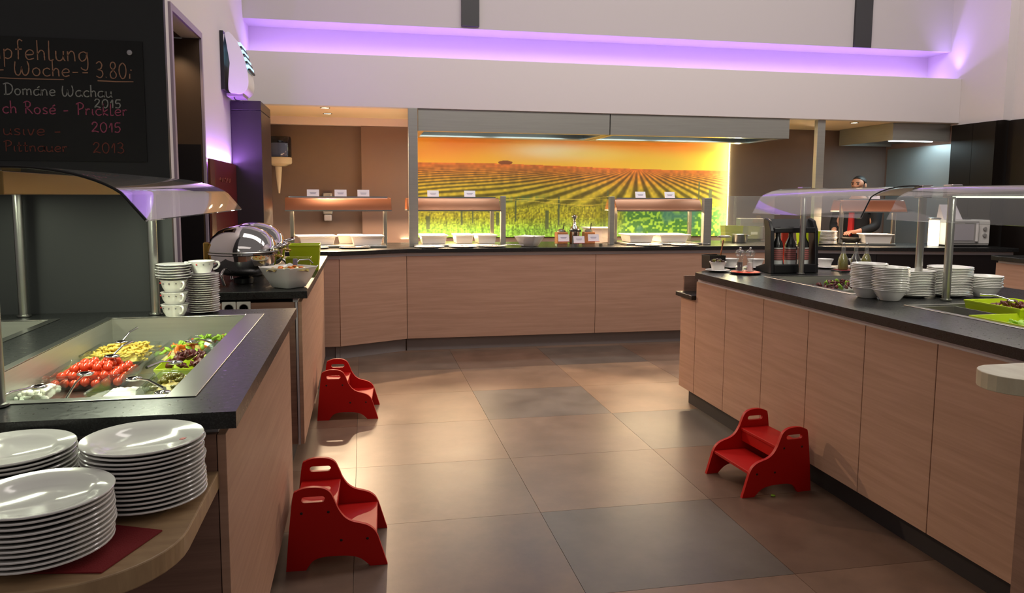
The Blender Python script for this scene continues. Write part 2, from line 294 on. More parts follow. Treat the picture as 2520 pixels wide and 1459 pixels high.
struct(MB().box(6.37, 6.47, 7.24, 8.4, 0, 2.24).build('wall_right_kitchen', 'brown_wall_light'), 'beige kitchen side wall behind the man', 'wall')
struct(MB().box(6.355, 6.37, 7.26, 8.30, .9, 2.04).build('trim_5', 'steel_panel'), 'steel splash panel on the kitchen side wall', 'wall panel')

# ------------------------------------------------------------------ counters
def cabinet(p, q, label, m='wood', depth=.62, kick='kick', z1=.893, seams=(), ext=0):
    p, q = Vector(p), Vector(q); t = thing('buffet_cabinet', label, 'cabinet', (p.x, p.y, 0)); L = (q-p).length; d = (q-p)/L
    cuts = [0]+list(seams)+[L]
    for a, b in zip(cuts[:-1], cuts[1:]):
        MB().line_box(p+d*(a+.002), p+d*(b-.002), .019, .125, z1).build('front_panel', m, t, w=True, bevel=.0015)
    MB().line_box(p, q, .012, z1, .9245, .003).build('trim_strip', 'alu', t, w=True)
    MB().line_box(p-d*ext, q+d*ext, .015, 0, .125, .07).build('kick_plate', kick, t, w=True)
    MB().line_box(p, q, depth, .125, z1, .02).build('carcass', 'black_laminate', t, w=True)
    return t
cabinet((-.80, 6.66), (-.212, 6.66), 'short wood-fronted cabinet in the corner behind the left counter', depth=.3)
cabinet((-.21, 6.66), (.385, 6.93), 'angled wood-fronted cabinet under the left heat lamp bridge', depth=.25, ext=.018)
cabinet((.385, 6.93), (2.195, 6.93), 'wide wood-fronted cabinet under the mural, left of the seam', depth=.8)
cabinet((2.195, 6.93), (4.03, 6.93), 'wide wood-fronted cabinet under the mural, right of the seam', depth=.8)
cabinet((4.03, 6.93), (4.98, 6.58), 'black-fronted angled cabinet behind the wine bottle stand', 'black_laminate', .2, 'kick_dark')
cabinet((4.98, 6.58), (6.28, 6.29), 'black-fronted cabinet below the microwave', 'black_laminate', .2, 'kick_dark')
tag(MB().prism([(-1.02, 6.63), (-.2, 6.63), (.392, 6.9), (4.02, 6.9), (4.97, 6.55), (6.30, 6.25), (6.30, 7.02), (5.25, 7.3), (4.5, 7.80), (4.3, 7.82), (-1.02, 7.82)], .925, .963).build('worktop', 'stone', bevel=.003), 'long black stone worktop of the back counter', 'worktop')
# left island with the salad well
c1 = thing('buffet_counter', 'wood-fronted left buffet counter with the salad well', 'counter', (-1.2, 2.6, 0))
MB().box(-.345, -.325, 1.82, 3.38, .12, .888).build('side_panel', 'wood', c1, w=True, bevel=.0015)
MB().box(-2.9, -.347, 1.822, 1.842, .12, .888).build('end_panel', 'wood_end_shaded', c1, w=True)
MB().box(-2.9, -.347, 3.36, 3.38, .12, .888).build('rear_panel', 'wood_end_shaded', c1, w=True)
MB().box(-.36, -.345, 1.85, 3.36, .888, .909).box(-2.9, -.345, 1.84, 1.852, .888, .909).build('trim_strip', 'alu', c1, w=True)
MB().box(-.41, -.395, 1.9, 3.33, 0, .12).box(-2.9, -.41, 1.9, 1.915, 0, .12).box(-2.9, -.41, 3.315, 3.33, 0, .12).build('kick_plate', 'kick_dark', c1, w=True)
MB().box(-2.9, -.345, 1.842, 3.36, .12, .14).build('floor_board', 'black_laminate', c1, w=True)
tag(MB().box(-3.0, -.296, 1.79, 1.95, .91, .95).box(-3.0, -.296, 3.25, 3.42, .91, .95).box(-.425, -.296, 1.95, 3.25, .91, .95).box(-1.205, -1.01, 1.95, 3.25, .91, .95).box(-3.0, -2.3, 1.95, 3.25, .91, .95)
    .build('worktop', 'stone'), 'black stone worktop around the salad well', 'worktop')
def well(x0, x1, y0, y1, zf, label, cat='basin', fl=(.02, .02, .02, .02), top=.953):
    t = thing('salad_well', label, cat, ((x0+x1)/2, (y0+y1)/2, zf)); th = .004; a, b, c, d = x0+fl[0], x1-fl[1], y0+fl[2], y1-fl[3]
    MB().box(a, b, c, d, zf-.004, zf).box(a-th, a, c-th, d+th, zf-.004, top-.004).box(b, b+th, c-th, d+th, zf-.004, top-.004).box(a, b, c-th, c, zf-.004, top-.004).box(a, b, d, d+th, zf-.004, top-.004).build('basin', 'steel_brushed', t, w=True)
    MB().box(x0-.012, a, y0-.012, y1+.012, top-.0025, top).box(b, x1+.012, y0-.012, y1+.012, top-.0025, top).box(a, b, y0-.012, c, top-.0025, top).box(a, b, d, y1+.012, top-.0025, top).build('rim', 'steel', t, w=True, bevel=.001)
    return t
well(-1.01, -.425, 1.95, 3.25, .79, 'deep steel salad well full of glass dishes', fl=(.015, .06, .02, .015))
well(-2.3, -1.205, 1.95, 3.25, .79, 'steel well at the left edge with a glass dome')
# second left counter with the chafing dishes
c2 = thing('buffet_counter', 'wood-fronted counter carrying the chrome chafing dishes', 'counter', (-.65, 5.1, 0))
MB().box(-.345, -.325, 4.06, 6.3, .12, .888).build('side_panel', 'wood', c2, w=True, bevel=.0015)
MB().box(-1.03, -.36, 4.06, 4.08, .12, .888).build('end_panel', 'wood_end_shaded', c2, w=True)
MB().box(-.356, -.346, 4.052, 4.07, .12, .888).build('edge_strip', 'alu', c2, w=True)
MB().box(-.37, -.345, 4.07, 6.3, .888, .909).build('trim_strip', 'alu', c2, w=True)
MB().box(-.41, -.395, 4.1, 6.3, 0, .12).box(-1.03, -.41, 4.1, 4.115, 0, .12).build('kick_plate', 'kick_dark', c2, w=True)
MB().box(-1.03, -.36, 4.08, 6.3, .12, .85).build('carcass', 'black_laminate', c2, w=True)
tag(MB().box(-1.045, -.293, 4.03, 6.35, .91, .95).build('worktop', 'stone', bevel=.003), 'black stone worktop under the chafing dishes', 'worktop')
sk = thing('wall_socket', 'white double power socket on the counter end behind the cups', 'socket', (-.65, 4.06, .86))
for k in (0, 1):
    x = -.722+k*.073
    pl = MB().box(x, x+.069, 4.052, 4.06, .825, .897).build('socket_plate', 'white_plastic', sk, w=True, bevel=.003)
    m = MB(); m.lathe([(.0, 0), (.020, 0), (.023, .004), (.024, .0)], 20); rr = [(x+.0345+a, 4.052-c, .861+b) for a, b, c in m.v]; mm = MB(); mm.add(rr, m.f); mm.build('socket_cup', 'grey_plastic', pl, smooth=40)
    MB().box(x+.022, x+.026, 4.0465, 4.0485, .859, .863).box(x+.043, x+.047, 4.0465, 4.0485, .859, .863).build('pin_hole', 'screw', pl)
# right island
ri = thing('buffet_island', 'wood-fronted right buffet island with six door panels', 'counter', (2.7, 3.4, 0))
SE = [2.075, 2.498, 2.927, 3.362, 3.795, 4.24, 4.66]
for a, b in zip(SE[:-1], SE[1:]): MB().box(2.18, 2.20, a+.002, b-.002, .12, .885).build('door_panel', 'wood', ri, w=True, bevel=.0015)
MB().box(2.18, 2.20, 4.663, 4.90, .12, .76).build('low_panel', 'wood', ri, w=True, bevel=.0015)
MB().box(2.20, 3.5, 4.90, 4.92, .12, .90).build('end_panel', 'wood_end_shaded', ri, w=True)
MB().box(2.20, 3.5, 2.075, 2.095, .12, .888).build('end_panel', 'wood_end_shaded', ri, w=True)
MB().box(2.182, 2.194, 2.08, 4.64, .885, .909).build('trim_strip', 'alu', ri, w=True)
MB().box(2.24, 2.255, 2.1, 4.86, 0, .12).box(2.255, 3.5, 4.845, 4.86, 0, .12).build('kick_plate', 'kick_dark', ri, w=True)
MB().box(2.20, 3.5, 2.1, 4.90, .12, .14).build('floor_board', 'black_laminate', ri, w=True)
MB().box(3.5, 3.52, 2.075, 4.92, .12, .909).build('rear_panel', 'wood_end_shaded', ri, w=True)
tag(MB().box(2.15, 2.44, 4.665, 4.93, .76, .79).build('low_shelf', 'stone', bevel=.003), 'small low stone shelf at the far end of the right island', 'shelf')
X0, X1 = 2.485, 3.11
tag(MB().box(2.15, X0, 1.93, 4.62, .91, .95).prism([(2.15, 4.62), (3.55, 4.62), (3.55, 4.97), (2.52, 4.97)], .91, .95).box(X0, X1, 4.31, 4.62, .91, .95).box(X0, X1, 3.05, 3.45, .91, .95).box(X0, X1, 1.93, 1.98, .91, .95).box(X1, 3.55, 1.93, 4.62, .91, .95)
    .build('worktop', 'stone'), 'black stone worktop of the right island', 'worktop')
well(X0, X1, 3.45, 4.31, .84, 'shallow steel well with a lettuce tray on the right island')
well(X0, X1, 1.98, 3.05, .857, 'steel well holding the green trays on the right island')
# counter with fruit by the right wall
fc = thing('buffet_cabinet', 'wood-fronted fruit counter at the far right edge', 'cabinet', (5.9, 5, 0))
MB().box(5.43, 5.45, 3.2, 5.61, .12, .89).build('front_panel', 'wood', fc, w=True); MB().box(5.45, 6.4, 5.59, 5.61, .12, .91).build('end_panel', 'wood_end_shaded', fc, w=True)
MB().box(5.44, 5.46, 3.2, 5.6, .89, .91).build('trim_strip', 'alu', fc, w=True); MB().box(5.49, 5.5, 3.2, 5.55, 0, .12).build('kick_plate', 'kick_dark', fc, w=True); MB().box(5.46, 6.4, 3.2, 5.58, .12, .9).build('carcass', 'black_laminate', fc, w=True)
tag(MB().box(5.40, 6.46, 3.2, 5.64, .91, .95).build('worktop', 'stone', bevel=.003), 'black stone worktop under the fruit stand', 'worktop')
# tall dark cupboards along the right wall
for y0, y1, x, lb in ((6.63, 7.22, 6.30, 'tall dark cupboard at the corner of the right wall'), (5.7, 6.6, 6.42, 'tall near-black cupboard set back at the right edge')):
    tc = thing('tall_cupboard', lb, 'cupboard', (x, y0, 0))
    MB().box(x+.02, 6.46, y0, y1, 0, 2.235).build('carcass', 'dark_cabinet', tc, w=True)
    MB().box(x, x+.02, y0+.004, (y0+y1)/2-.002, .02, 2.23).build('door', 'dark_cabinet', tc, w=True); MB().box(x, x+.02, (y0+y1)/2+.002, y1-.004, .02, 2.23).build('door', 'dark_cabinet', tc, w=True)
spot('cupboard_spot_light', (6.28, 6.25, 2.2), 5, WARM, 70, .8, .02, (6.42, 6.25, 1.6))
# plate shelves at the counter ends
pts = [(-.343, 1.82)]+[(-.343-.20+.20*math.cos(a), 1.305+.20-.20*math.sin(a)) for a in [PI/2*k/10 for k in range(11)]]+[(-1.7, 1.305), (-1.7, 1.82)]
ps = tag(MB().prism(pts, .758, .80).build('plate_shelf', 'wood_top', bevel=.003), 'round-cornered wooden shelf holding the dinner plate stacks', 'shelf')
bt = thing('bar_table', 'pale round-ended table at the right edge of the photo', 'table', (2.1, 1.7, 0))
tp = [(2.6, 1.80), (1.84, 1.80)]+[(1.775+.10*math.cos(a)-.03, 1.70+.10*math.sin(a)) for a in [PI/2+PI*k/12 for k in range(1, 9)]]+[(1.70, 1.60), (1.83, 1.36), (2.6, 1.36)]
MB().prism(tp, .935, .98).build('table_top', 'wood_pale', bt, w=True, bevel=.002)
MB().box(1.83, 2.6, 1.42, 1.76, 0, .935).build('pedestal', 'wood_end_shaded', bt, w=True)
# dark column and red glass panels on the left wall
cl = thing('wall_column', 'tall dark boxed column below the insect lamp', 'column', (-.92, 6.9, 0))
MB().box(-1.045, -.81, 6.545, 7.19, 0, 2.13).build('body', 'column_dark', cl, w=True, bevel=.002); MB().box(-1.045, -.81, 6.545, 7.19, 2.134, 2.21).build('cap', 'column_dark', cl, w=True, bevel=.002)
tag(MB().box(-1.03, -1.015, 5.625, 6.53, .955, 1.69).build('wall_panel', 'red_panel'), 'dark red glossy wall panel behind the chafing dishes', 'panel')
tag(MB().box(-1.03, -1.015, 5.45, 5.62, .955, 1.69).build('wall_panel', 'red_panel_light'), 'brownish red wall panel beside the dark opening', 'panel')
tag(MB().box(-1.047, -1.032, 5.47, 6.5, 1.672, 1.684).build('led_strip', 'led_purple'), 'purple LED strip behind the red wall panel', 'light strip')
tag(MB().box(-1.03, 6.35, 7.50, 7.54, 2.602, 2.62).build('led_strip', 'led_purple'), 'purple LED strip lying in the cove', 'light strip')
# hoods
hd = thing('extractor_hood', 'long stainless extractor hood above the back counter', 'hood', (2.4, 7.5, 2.05))
for k, (a, b) in enumerate(((.52, 2.405), (2.415, 4.36))):
    MB().box(a, b, 7.22, 7.235, 2.055, 2.258).build('front_panel', 'steel_brushed', hd, w=True)
    MB().box(a, b, 7.235, 7.32, 2.055, 2.07).box(a, b, 7.92, 8.1, 2.055, 2.07).box(a, a+.06, 7.32, 7.92, 2.055, 2.07).box(b-.06, b, 7.32, 7.92, 2.055, 2.07).build('underside_frame', 'steel', hd, w=True)
    MB().box(a+.06, b-.06, 7.32, 7.92, 2.12, 2.13).box(a, b, 8.1, 8.11, 2.055, 2.258).box(a, a+.01, 7.235, 8.1, 2.07, 2.258).box(b-.01, b, 7.235, 8.1, 2.07, 2.258).build('filter_tray', 'steel_brushed', hd, w=True)
    for c in (.43, 1.33):
        MB().tube([(a+c-.38, 7.45, 2.085), (a+c+.38, 7.45, 2.085)], .013, 10).build('light_tube', 'tube_light', hd, w=True, smooth=60)
tag(MB().box(.425, .512, 7.19, 7.25, .963, 2.258).build('hood_post', 'steel_brushed', bevel=.002), 'tall flat steel post left of the vineyard mural', 'post')
tag(MB().box(4.70, 4.79, 7.24, 7.30, .963, 2.258).build('hood_post', 'steel_brushed', bevel=.002), 'tall flat steel post right of the vineyard mural', 'post')
h2 = thing('extractor_hood', 'steel extractor hood above the man', 'hood', (6, 7.7, 2.06))
MB().box(5.65, 5.66, 7.31, 8.25, 2.07, 2.258).box(5.66, 6.36, 7.31, 7.32, 2.07, 2.258).box(5.66, 6.36, 8.24, 8.25, 2.07, 2.258).build('body', 'steel_brushed', h2, w=True)
MB().box(5.66, 6.36, 7.32, 8.24, 2.10, 2.11).build('filter_tray', 'steel', h2, w=True); MB().tube([(5.75, 7.5, 2.085), (6.3, 7.5, 2.085)], .013, 10).build('light_tube', 'tube_light', h2, w=True, smooth=60)
for (x, y), lb in (((-.335, 7.36), 'front soffit downlight above the left heat lamp bridge'), ((-.336, 7.87), 'rear soffit downlight above the left heat lamp bridge'), ((5.253, 7.42), 'front soffit downlight beside the right hood'), ((5.288, 8.09), 'rear soffit downlight beside the right hood')):
    d = thing('downlight', lb, 'ceiling light', (x, y, 2.26), group='soffit downlights')
    MB().lathe([(.035, -.002), (.042, -.006), (.048, -.001), (.048, 0)], 20).build('ring', 'steel', d, smooth=40); MB().lathe([(0, -.003), (.035, -.003), (.035, 0)], 20).build('lens', 'bulb', d)
    spot('downlight_lamp', (x, y, 2.245), (350 if x < 1 else 380) if y > 7.7 else 10, WARM, 74 if y > 7.7 else 80, .6, .03, (x, y, 0) if y < 7.7 else (x+(1.2 if x < 1 else -2.6), y-(2.6 if x < 1 else 2.4), 0))
# ------------------------------------------------------------------ vineyard mural (flat print on a backlit panel)
def vnoise(x, y, s, seed):
    r = np.random.default_rng(seed); g = r.random((256, 256)); x = x/s; y = y/s
    xi = np.floor(x).astype(int); yi = np.floor(y).astype(int); fx = x-xi; fy = y-yi; fx = fx*fx*(3-2*fx); fy = fy*fy*(3-2*fy)
    G = lambda a, b: g[a % 256, b % 256]
    return G(xi, yi)*(1-fx)*(1-fy)+G(xi+1, yi)*fx*(1-fy)+G(xi, yi+1)*(1-fx)*fy+G(xi+1, yi+1)*fx*fy
def mural():
    NX, NY = 640, 222; x0, x1, z0, z1, y = .555, 4.255, .985, 2.20, 8.325
    # picture coordinates used only to design the print: 0..773 across, 0..256 down (plus a strip above)
    U = np.linspace(0, 773, NX)[None, :].repeat(NY, 0); V = np.linspace(256, -10, NY)[:, None].repeat(NX, 1)
    C = np.zeros((NY, NX, 3)); mix = lambda a, b, t: a*(1-t[..., None])+np.array(b)*t[..., None]
    hor = 76+U*.014-2*np.sin(U/120); n1 = vnoise(U, V*3, 90, 1); n2 = vnoise(U, V, 7, 2); n3 = vnoise(U, V, 3, 3)
    t = np.clip(V/78, 0, 1)
    sky = mix(np.full((NY, NX, 3), 1.)*np.array([212, 118, 44]), [214, 158, 40], np.clip(t*1.1-.1+.5*(n1-.5), 0, 1))
    sky = mix(sky, [224, 206, 176], np.clip(np.exp(-((U-330)/110)**2-((V-44)/22)**2), 0, 1))
    sky = mix(sky, [208, 186, 96], np.clip(np.exp(-((U-430)/130)**2-((V-50)/16)**2), 0, 1)*.7)
    sky = mix(sky, [198, 170, 52], np.clip((U-380)/300, 0, 1)*np.clip((V-35)/30, 0, 1))
    d = np.maximum(V-hor, .5); a = (U-535)/(d+7); a = np.arcsinh(a*.42)/.42; wob = .25*np.sin(U/60+1)
    rows = .5+.5*np.sin(2*PI*(a*2.4+wob+.010*d*np.clip(-a-1, 0, 3)))
    dep = np.clip(d/110, 0, 1)
    fld = mix(np.full((NY, NX, 3), 1.)*np.array([186, 96, 34]), [172, 140, 38], np.clip(dep*2.2, 0, 1)); fld = mix(fld, [168, 158, 44], np.clip(dep*1.6-.6, 0, 1))
    amp = np.clip(d/22, 0, 1)*.50; amp *= np.clip(1-(d-112)/30, 0, 1)
    fld *= (1-amp*np.clip(1.2-rows*1.5, 0, 1))[..., None]; fld *= (.86+.28*n2)[..., None]
    # foreground grass and bushes
    gy = 182-18*(U/773)+6*np.sin(U/70); g = np.clip((V-gy)/14, 0, 1)
    grass = mix(np.full((NY, NX, 3), 1.)*np.array([176, 164, 40]), [132, 178, 60], np.clip((V-205)/35, 0, 1)); grass *= (.42+.45*n3+.35*vnoise(U*3, V*.6, 6, 5))[..., None]
    fld = mix(fld, [0, 0, 0], g*0); fld = fld*(1-g[..., None])+grass*g[..., None]
    bed = np.clip(1-np.abs(V-(gy-12))/10, 0, 1)*np.clip(vnoise(U*2, V*.3, 6, 6)*1.6-.3, 0, 1)*np.clip((330-U)/100, 0, 1); fld = mix(fld, [70, 104, 70], bed)
    bush = np.clip((V-(172+18*vnoise(U, V, 22, 7)))/6, 0, 1)*np.clip((U-485)/25, 0, 1); leaf = vnoise(U, V, 5, 8)
    bc = mix(np.full((NY, NX, 3), 1.)*np.array([64, 112, 44]), [150, 186, 56], np.clip((leaf-.5)*5, 0, 1)); bc = mix(bc, [60, 108, 96], np.clip((vnoise(U, V, 34, 9)-.58)*6, 0, 1)*.8)
    fld = fld*(1-bush[..., None])+bc*bush[..., None]
    m = (V < hor)[..., None]; C = np.where(m, sky, fld)
    tr = np.clip(1-((U-211)/17)**2-((V-74)/5)**2, 0, 1); C = mix(C, [110, 52, 20], (tr > 0)*.9)
    for px, a_, b_, w in ((108, 168, 226, 3), (134, 166, 222, 3), (30, 205, 236, 7), (193, 195, 226, 7), (312, 190, 236, 7), (340, 155, 226, 3.5), (454, 168, 232, 6), (462, 140, 205, 2.5), (236, 165, 218, 3), (697, 114, 165, 3), (727, 135, 170, 7), (480, 190, 228, 3)):
        C = mix(C, [72, 78, 50], ((np.abs(U-px) < w/2+.6) & (V > a_) & (V < b_))*.85)
    for yy, k in ((165, .02), (178, -.05)):
        C = mix(C, [206, 178, 70], (np.abs(V-(yy+k*U+4*np.sin(U/50))) < 1.1)*(U < 470)*.6)
    C = np.clip(C, 0, 255)/255; lin = np.where(C <= .04045, C/12.92, ((C+.055)/1.055)**2.4)
    X = np.linspace(x0, x1, NX); Z = np.linspace(z0, z1, NY)
    vs = [(X[i], y, Z[j]) for j in range(NY) for i in range(NX)]; fs = [(j*NX+i, j*NX+i+1, (j+1)*NX+i+1, (j+1)*NX+i) for j in range(NY-1) for i in range(NX-1)]
    me = bpy.data.meshes.new('print'); me.from_pydata(vs, [], fs); at = me.color_attributes.new('print', 'FLOAT_COLOR', 'POINT')
    at.data.foreach_set('color', np.concatenate([lin.reshape(-1, 3), np.ones((NX*NY, 1))], 1).ravel().astype(np.float32))
    ma = bpy.data.materials.new('mural_print'); ma.use_nodes = True; nt = ma.node_tree; b = nt.nodes['Principled BSDF']; an = nt.nodes.new('ShaderNodeVertexColor'); an.layer_name = 'print'
    nt.links.new(an.outputs[0], b.inputs['Base Color']); nt.links.new(an.outputs[0], b.inputs['Emission Color']); b.inputs['Emission Strength'].default_value = .40; b.inputs['Roughness'].default_value = .45
    me.materials.append(ma); t = thing('wall_mural', 'glowing vineyard photo mural at sunset on the rear wall', 'mural', (2.4, 8.33, .985))
    o = bpy.data.objects.new('print', me); COL.objects.link(o); o.parent = t; o.matrix_parent_inverse = parent_mat(t).inverted()
    MB().box(x0, x1, 8.327, 8.349, z0, z1).build('backing_panel', 'white_plastic', t, w=True)
    MB().box(4.256, 4.263, 8.315, 8.345, z0, z1).build('edge_light', 'led_yellow', t, w=True)
mural()
area('mural_edge_light', (4.30, 8.20, 1.6), (1.2, .08), 16, (1, .9, .5), (0, math.radians(90), 0))
area('mural_foot_light', (1.0, 8.26, .97), (1.2, .04), 5, (1, .95, .62), (math.radians(195), 0, 0))

# ------------------------------------------------------------------ step stools
def stool():
    t = thing('step_stool', '', 'step stool'); out = [(0, 0), (.012, .14), (.03, .295)]+[(.045, .318), (.075, .329), (.11, .331), (.145, .325), (.17, .308), (.186, .275), (.20, .24), (.222, .207), (.25, .187), (.285, .176), (.312, .166), (.336, .147), (.351, .12), (.387, 0)]
    out = [out[0]]+catmull(out[1:-1], 4)+[out[-1]]
    low = catmull([(.32, 0), (.285, .032), (.245, .046), (.19, .05), (.135, .048), (.10, .034), (.075, 0)], 4); prof = out+low
    slot = [(.107+.033*s+.0115*math.cos(a), .283+.0115*math.sin(a)) for s, rg in ((1, range(-3, 4)), (-1, range(3, 10))) for a in [PI/6*k for k in rg]]
    for y in (0, .332):
        p = plate_holes(prof, [slot], .018); p.v = [(a, b+y, c) for a, b, c in p.v]
        sd = p.build('side_panel', 'red_paint', t, bevel=.003)
        for u, z in ((.062, .23), (.163, .23), (.21, .113), (.31, .113)):
            m = MB(); m.sphere((u, y+(-.0003 if y == 0 else .0183), z), .0055, 8, 6, sy=.25); m.build('screw', 'screw', sd)
    MB().box(.03, .192, .018, .332, .22, .236).build('upper_step', 'red_paint', t, bevel=.003)
    MB().box(.170, .186, .018, .332, .165, .22).build('apron', 'red_paint', t, bevel=.002)
    MB().box(.165, .347, .018, .332, .108, .124).build('lower_step', 'red_paint', t, bevel=.003)
    return t
GS = 'red step stools by the counters'
s1 = stool(); s1.location = (-.312, 2.885, 0); s1.rotation_euler = (0, 0, math.radians(-1.5)); s1['label'] = 'nearest red wooden step stool against the left salad counter'; s1['group'] = GS
s2 = dup(s1, (-.31, 4.875, 0), math.radians(-3), 'farther red wooden step stool below the chafing dish counter', GS)
s3 = dup(s1, (2.135, 3.60, 0), math.radians(184.5), 'red wooden step stool turned toward the aisle by the right island', GS)
tag(MB().sphere((1.94, 3.22, .004), .012, 8, 5, .35).build('food_crumb', 'lettuce', smooth=180), 'tiny pale crumb on the floor beside the right stool', 'crumb')

# ------------------------------------------------------------------ plates, bowls, cups
def plate_obj(r, h, name, m='porcelain', n=40):
    p = [(0, 0), (r*.55, 0), (r*.60, .002), (r*.98, h-.0035), (r, h-.002), (r*1.002, h), (r*.99, h+.0012), (r*.93, h-.0005), (r*.70, h-.008), (r*.62, .0065), (0, .006)]
    return MB().lathe(p, n).build(name, m, smooth=50)
ORD = ['topmost', 'second', 'third', 'fourth', 'fifth', 'sixth', 'seventh', 'eighth', 'ninth', 'tenth', 'eleventh', 'twelfth', 'thirteenth', 'fourteenth', 'fifteenth', 'sixteenth', 'seventeenth', 'eighteenth']
def stack(proto, n, loc, pitch, kind, where, group, jit=.002):
    for k in range(n):
        a = random.random()*6.28; p = (loc[0]+jit*math.cos(a), loc[1]+jit*math.sin(a), loc[2]+k*pitch); r = n-1-k
        if proto.get('used'): o = dup(proto, p, a)
        else: o = proto; o.location = p; o['used'] = 1
        tag(o, (kind+', topmost of ' if r == 0 else kind+', lowest of ' if k == 0 else kind+', '+ORD[r]+' from the top of ')+where, proto['cat_'], group)
    return o
def proto(o, cat): o['cat_'] = cat; return o
dp = proto(plate_obj(.119, .023, 'dinner_plate'), 'plate')
top = stack(dp, 14, (-.459, 1.655, .801), .0092, 'white dinner plate', 'the tallest stack on the wooden shelf', 'dinner plates in the tallest shelf stack')
stack(dp, 11, (-.575, 1.435, .804), .0092, 'white dinner plate', 'the front stack on the wooden shelf', 'dinner plates in the front shelf stack')
stack(dp, 13, (-.715, 1.66, .801), .0092, 'white dinner plate', 'the back left stack on the shelf', 'dinner plates in the back left shelf stack')
MB().box(-.006, .006, .088, .097, .0245, .0255).build('red_mark', 'dot_red', top)
tag(MB().prism([(-.53, 1.56), (-.39, 1.50), (-.45, 1.345), (-.60, 1.37)], .801, .8035).build('napkin', 'red_cloth'), 'dark red cloth napkin under the front plate stack', 'napkin')
def bowl_obj(r, h, name):
    p = [(0, 0), (r*.52, 0), (r*.55, .003), (r*.76, h*.5), (r*.89, h*.86), (r*.905, h-.004), (r, h-.0032), (r*1.005, h-.001), (r*.99, h+.0005), (r*.88, h*.9), (r*.73, h*.53), (r*.5, .008), (0, .007)]
    return MB().lathe(p, 36).build(name, 'porcelain', smooth=50)
bp = proto(bowl_obj(.085, .056, 'soup_bowl'), 'bowl')
stack(bp, 15, (2.485, 3.335, .951), .0083, 'white bowl', 'the leftmost stack on the right island', 'bowls in the leftmost island stack')
stack(bp, 14, (2.52, 3.22, .951), .0083, 'white bowl', 'the front stack on the right island', 'bowls in the front island stack')
stack(bp, 7, (3.10, 3.27, .951), .0085, 'white bowl', 'the short rightmost stack on the island', 'bowls in the rightmost island stack')
sp = proto(plate_obj(.106, .018, 'soup_plate'), 'plate')
stack(sp, 15, (2.735, 3.335, .951), .0083, 'small white plate', 'the stack left of the near steel post', 'small plates left of the near post')
stack(sp, 17, (2.935, 3.315, .951), .0083, 'small white plate', 'the stack right of the near steel post', 'small plates right of the near post')
# soup cups with two ears and saucers next to the black partition
def cup():
    t = thing('soup_cup', '', 'cup'); MB().lathe([(0, 0), (.034, 0), (.036, .003), (.045, .02), (.052, .047), (.054, .049), (.052, .05), (.049, .046), (.042, .02), (.03, .006), (0, .005)], 32).build('bowl', 'porcelain', t, smooth=50)
    for s in (1, -1): MB().tube(catmull([(s*.049, 0, .042), (s*.064, 0, .044), (s*.070, 0, .032), (s*.060, 0, .018), (s*.045, 0, .013)], 4), .0042, 8).build('handle', 'porcelain', t, smooth=60)
    for k in range(12):
        a = 2*PI*k/12+.13; p = (.0512*math.cos(a), .0512*math.sin(a), .037); m = MB(); m.sphere(p, .0033, 8, 5, 1, 1, 1); m.build('dot', 'dot_red' if k % 4 == 0 else 'dot_grey', t)
    return t
cu = cup(); GC = 'soup cups stacked beside the partition'
cu.location = (-.765, 3.27, .951); cu.rotation_euler = (0, 0, -.9); cu['label'] = 'lowest white soup cup of the column beside the black partition'; cu['group'] = GC
for k, lb in ((1, 'second lowest white soup cup of the column beside the black partition'), (2, 'third white soup cup of the column beside the black partition')): dup(cu, (-.765, 3.27, .951+k*.0505), -.9+.05*k, lb, GC)
sc_ = proto(MB().lathe([(0, 0), (.03, 0), (.055, .006), (.068, .0095), (.066, .0105), (.03, .004), (0, .004)], 32).build('saucer', 'porcelain', smooth=50), 'saucer')
stack(sc_, 18, (-.672, 3.352, .951), .0092, 'white saucer', 'the tall column behind the soup cups', 'saucers in the tall column')
dup(cu, (-.672, 3.35, .951+18*.0092+.004), .2, 'white two-handled soup cup standing on top of the saucers', GC)
stack(sc_, 6, (-.765, 3.27, 1.1035), .0105, 'white saucer', 'the short column beside the partition', 'saucers by the partition')

# ------------------------------------------------------------------ serving bridges, canopies
def canopy(xp, s, y0, y1, zl, label, post_y, gl='canopy_glass', bm_='brass_dull', dz=0):
    t = thing('sneeze_guard', label, 'sneeze guard', (xp, (y0+y1)/2, .953))
    for y in post_y:
        MB().lathe([(.026, 0), (.026, .006), (.0185, .008), (.0185, .50)], 20, (xp, y, .953)).build('post', 'steel', t, w=True, smooth=40)
        MB().box(xp-.03, xp+.03, y-.03, y+.03, 1.45, 1.515).build('bracket', 'chrome', t, w=True, bevel=.004)
    MB().box(xp-.045, xp+.045, min(y0, y1)+.02, max(y0, y1)-.02, 1.4465 if bm_ == 'brass_dull' else 1.46, 1.50).build('light_box', bm_, t, w=True, bevel=.002)
    if bm_ == 'steel' and y0 < 3: MB().box(xp-.02, xp+.02, y0+.05, y1-.05, 1.451, 1.46).build('light_strip', 'led_white', t, w=True)
    pr = [(xp-s*.05, 1.507), (xp+s*.06, 1.507)]+[(xp+s*(.06+.27*math.sin(a)), 1.507-.11*(1-math.cos(a))*1.0) for a in [math.radians(62)*k/10 for k in range(1, 11)]]
    xe, ze = pr[-1]; pr.append((xp+s*.35, zl)); pr[-2] = (xe, ze)
    MB().sweep(pr, y0, y1, 'y', .006, 1).build('glass', gl, t, w=True, smooth=50)
    MB().tube([(p, y0-.002, z+.003) for p, z in pr], .0035, 6).build('edge_seal', 'black_plastic', t, w=True)
    return t
canopy(-.85, 1, 1.90, 3.30, 1.385, 'curved glass sneeze guard over the left salad well', (1.925, 3.31))
area('salad_well_light', (-.80, 2.6, 1.443), (.04, 1.2), 11, (.93, 1.0, .74))
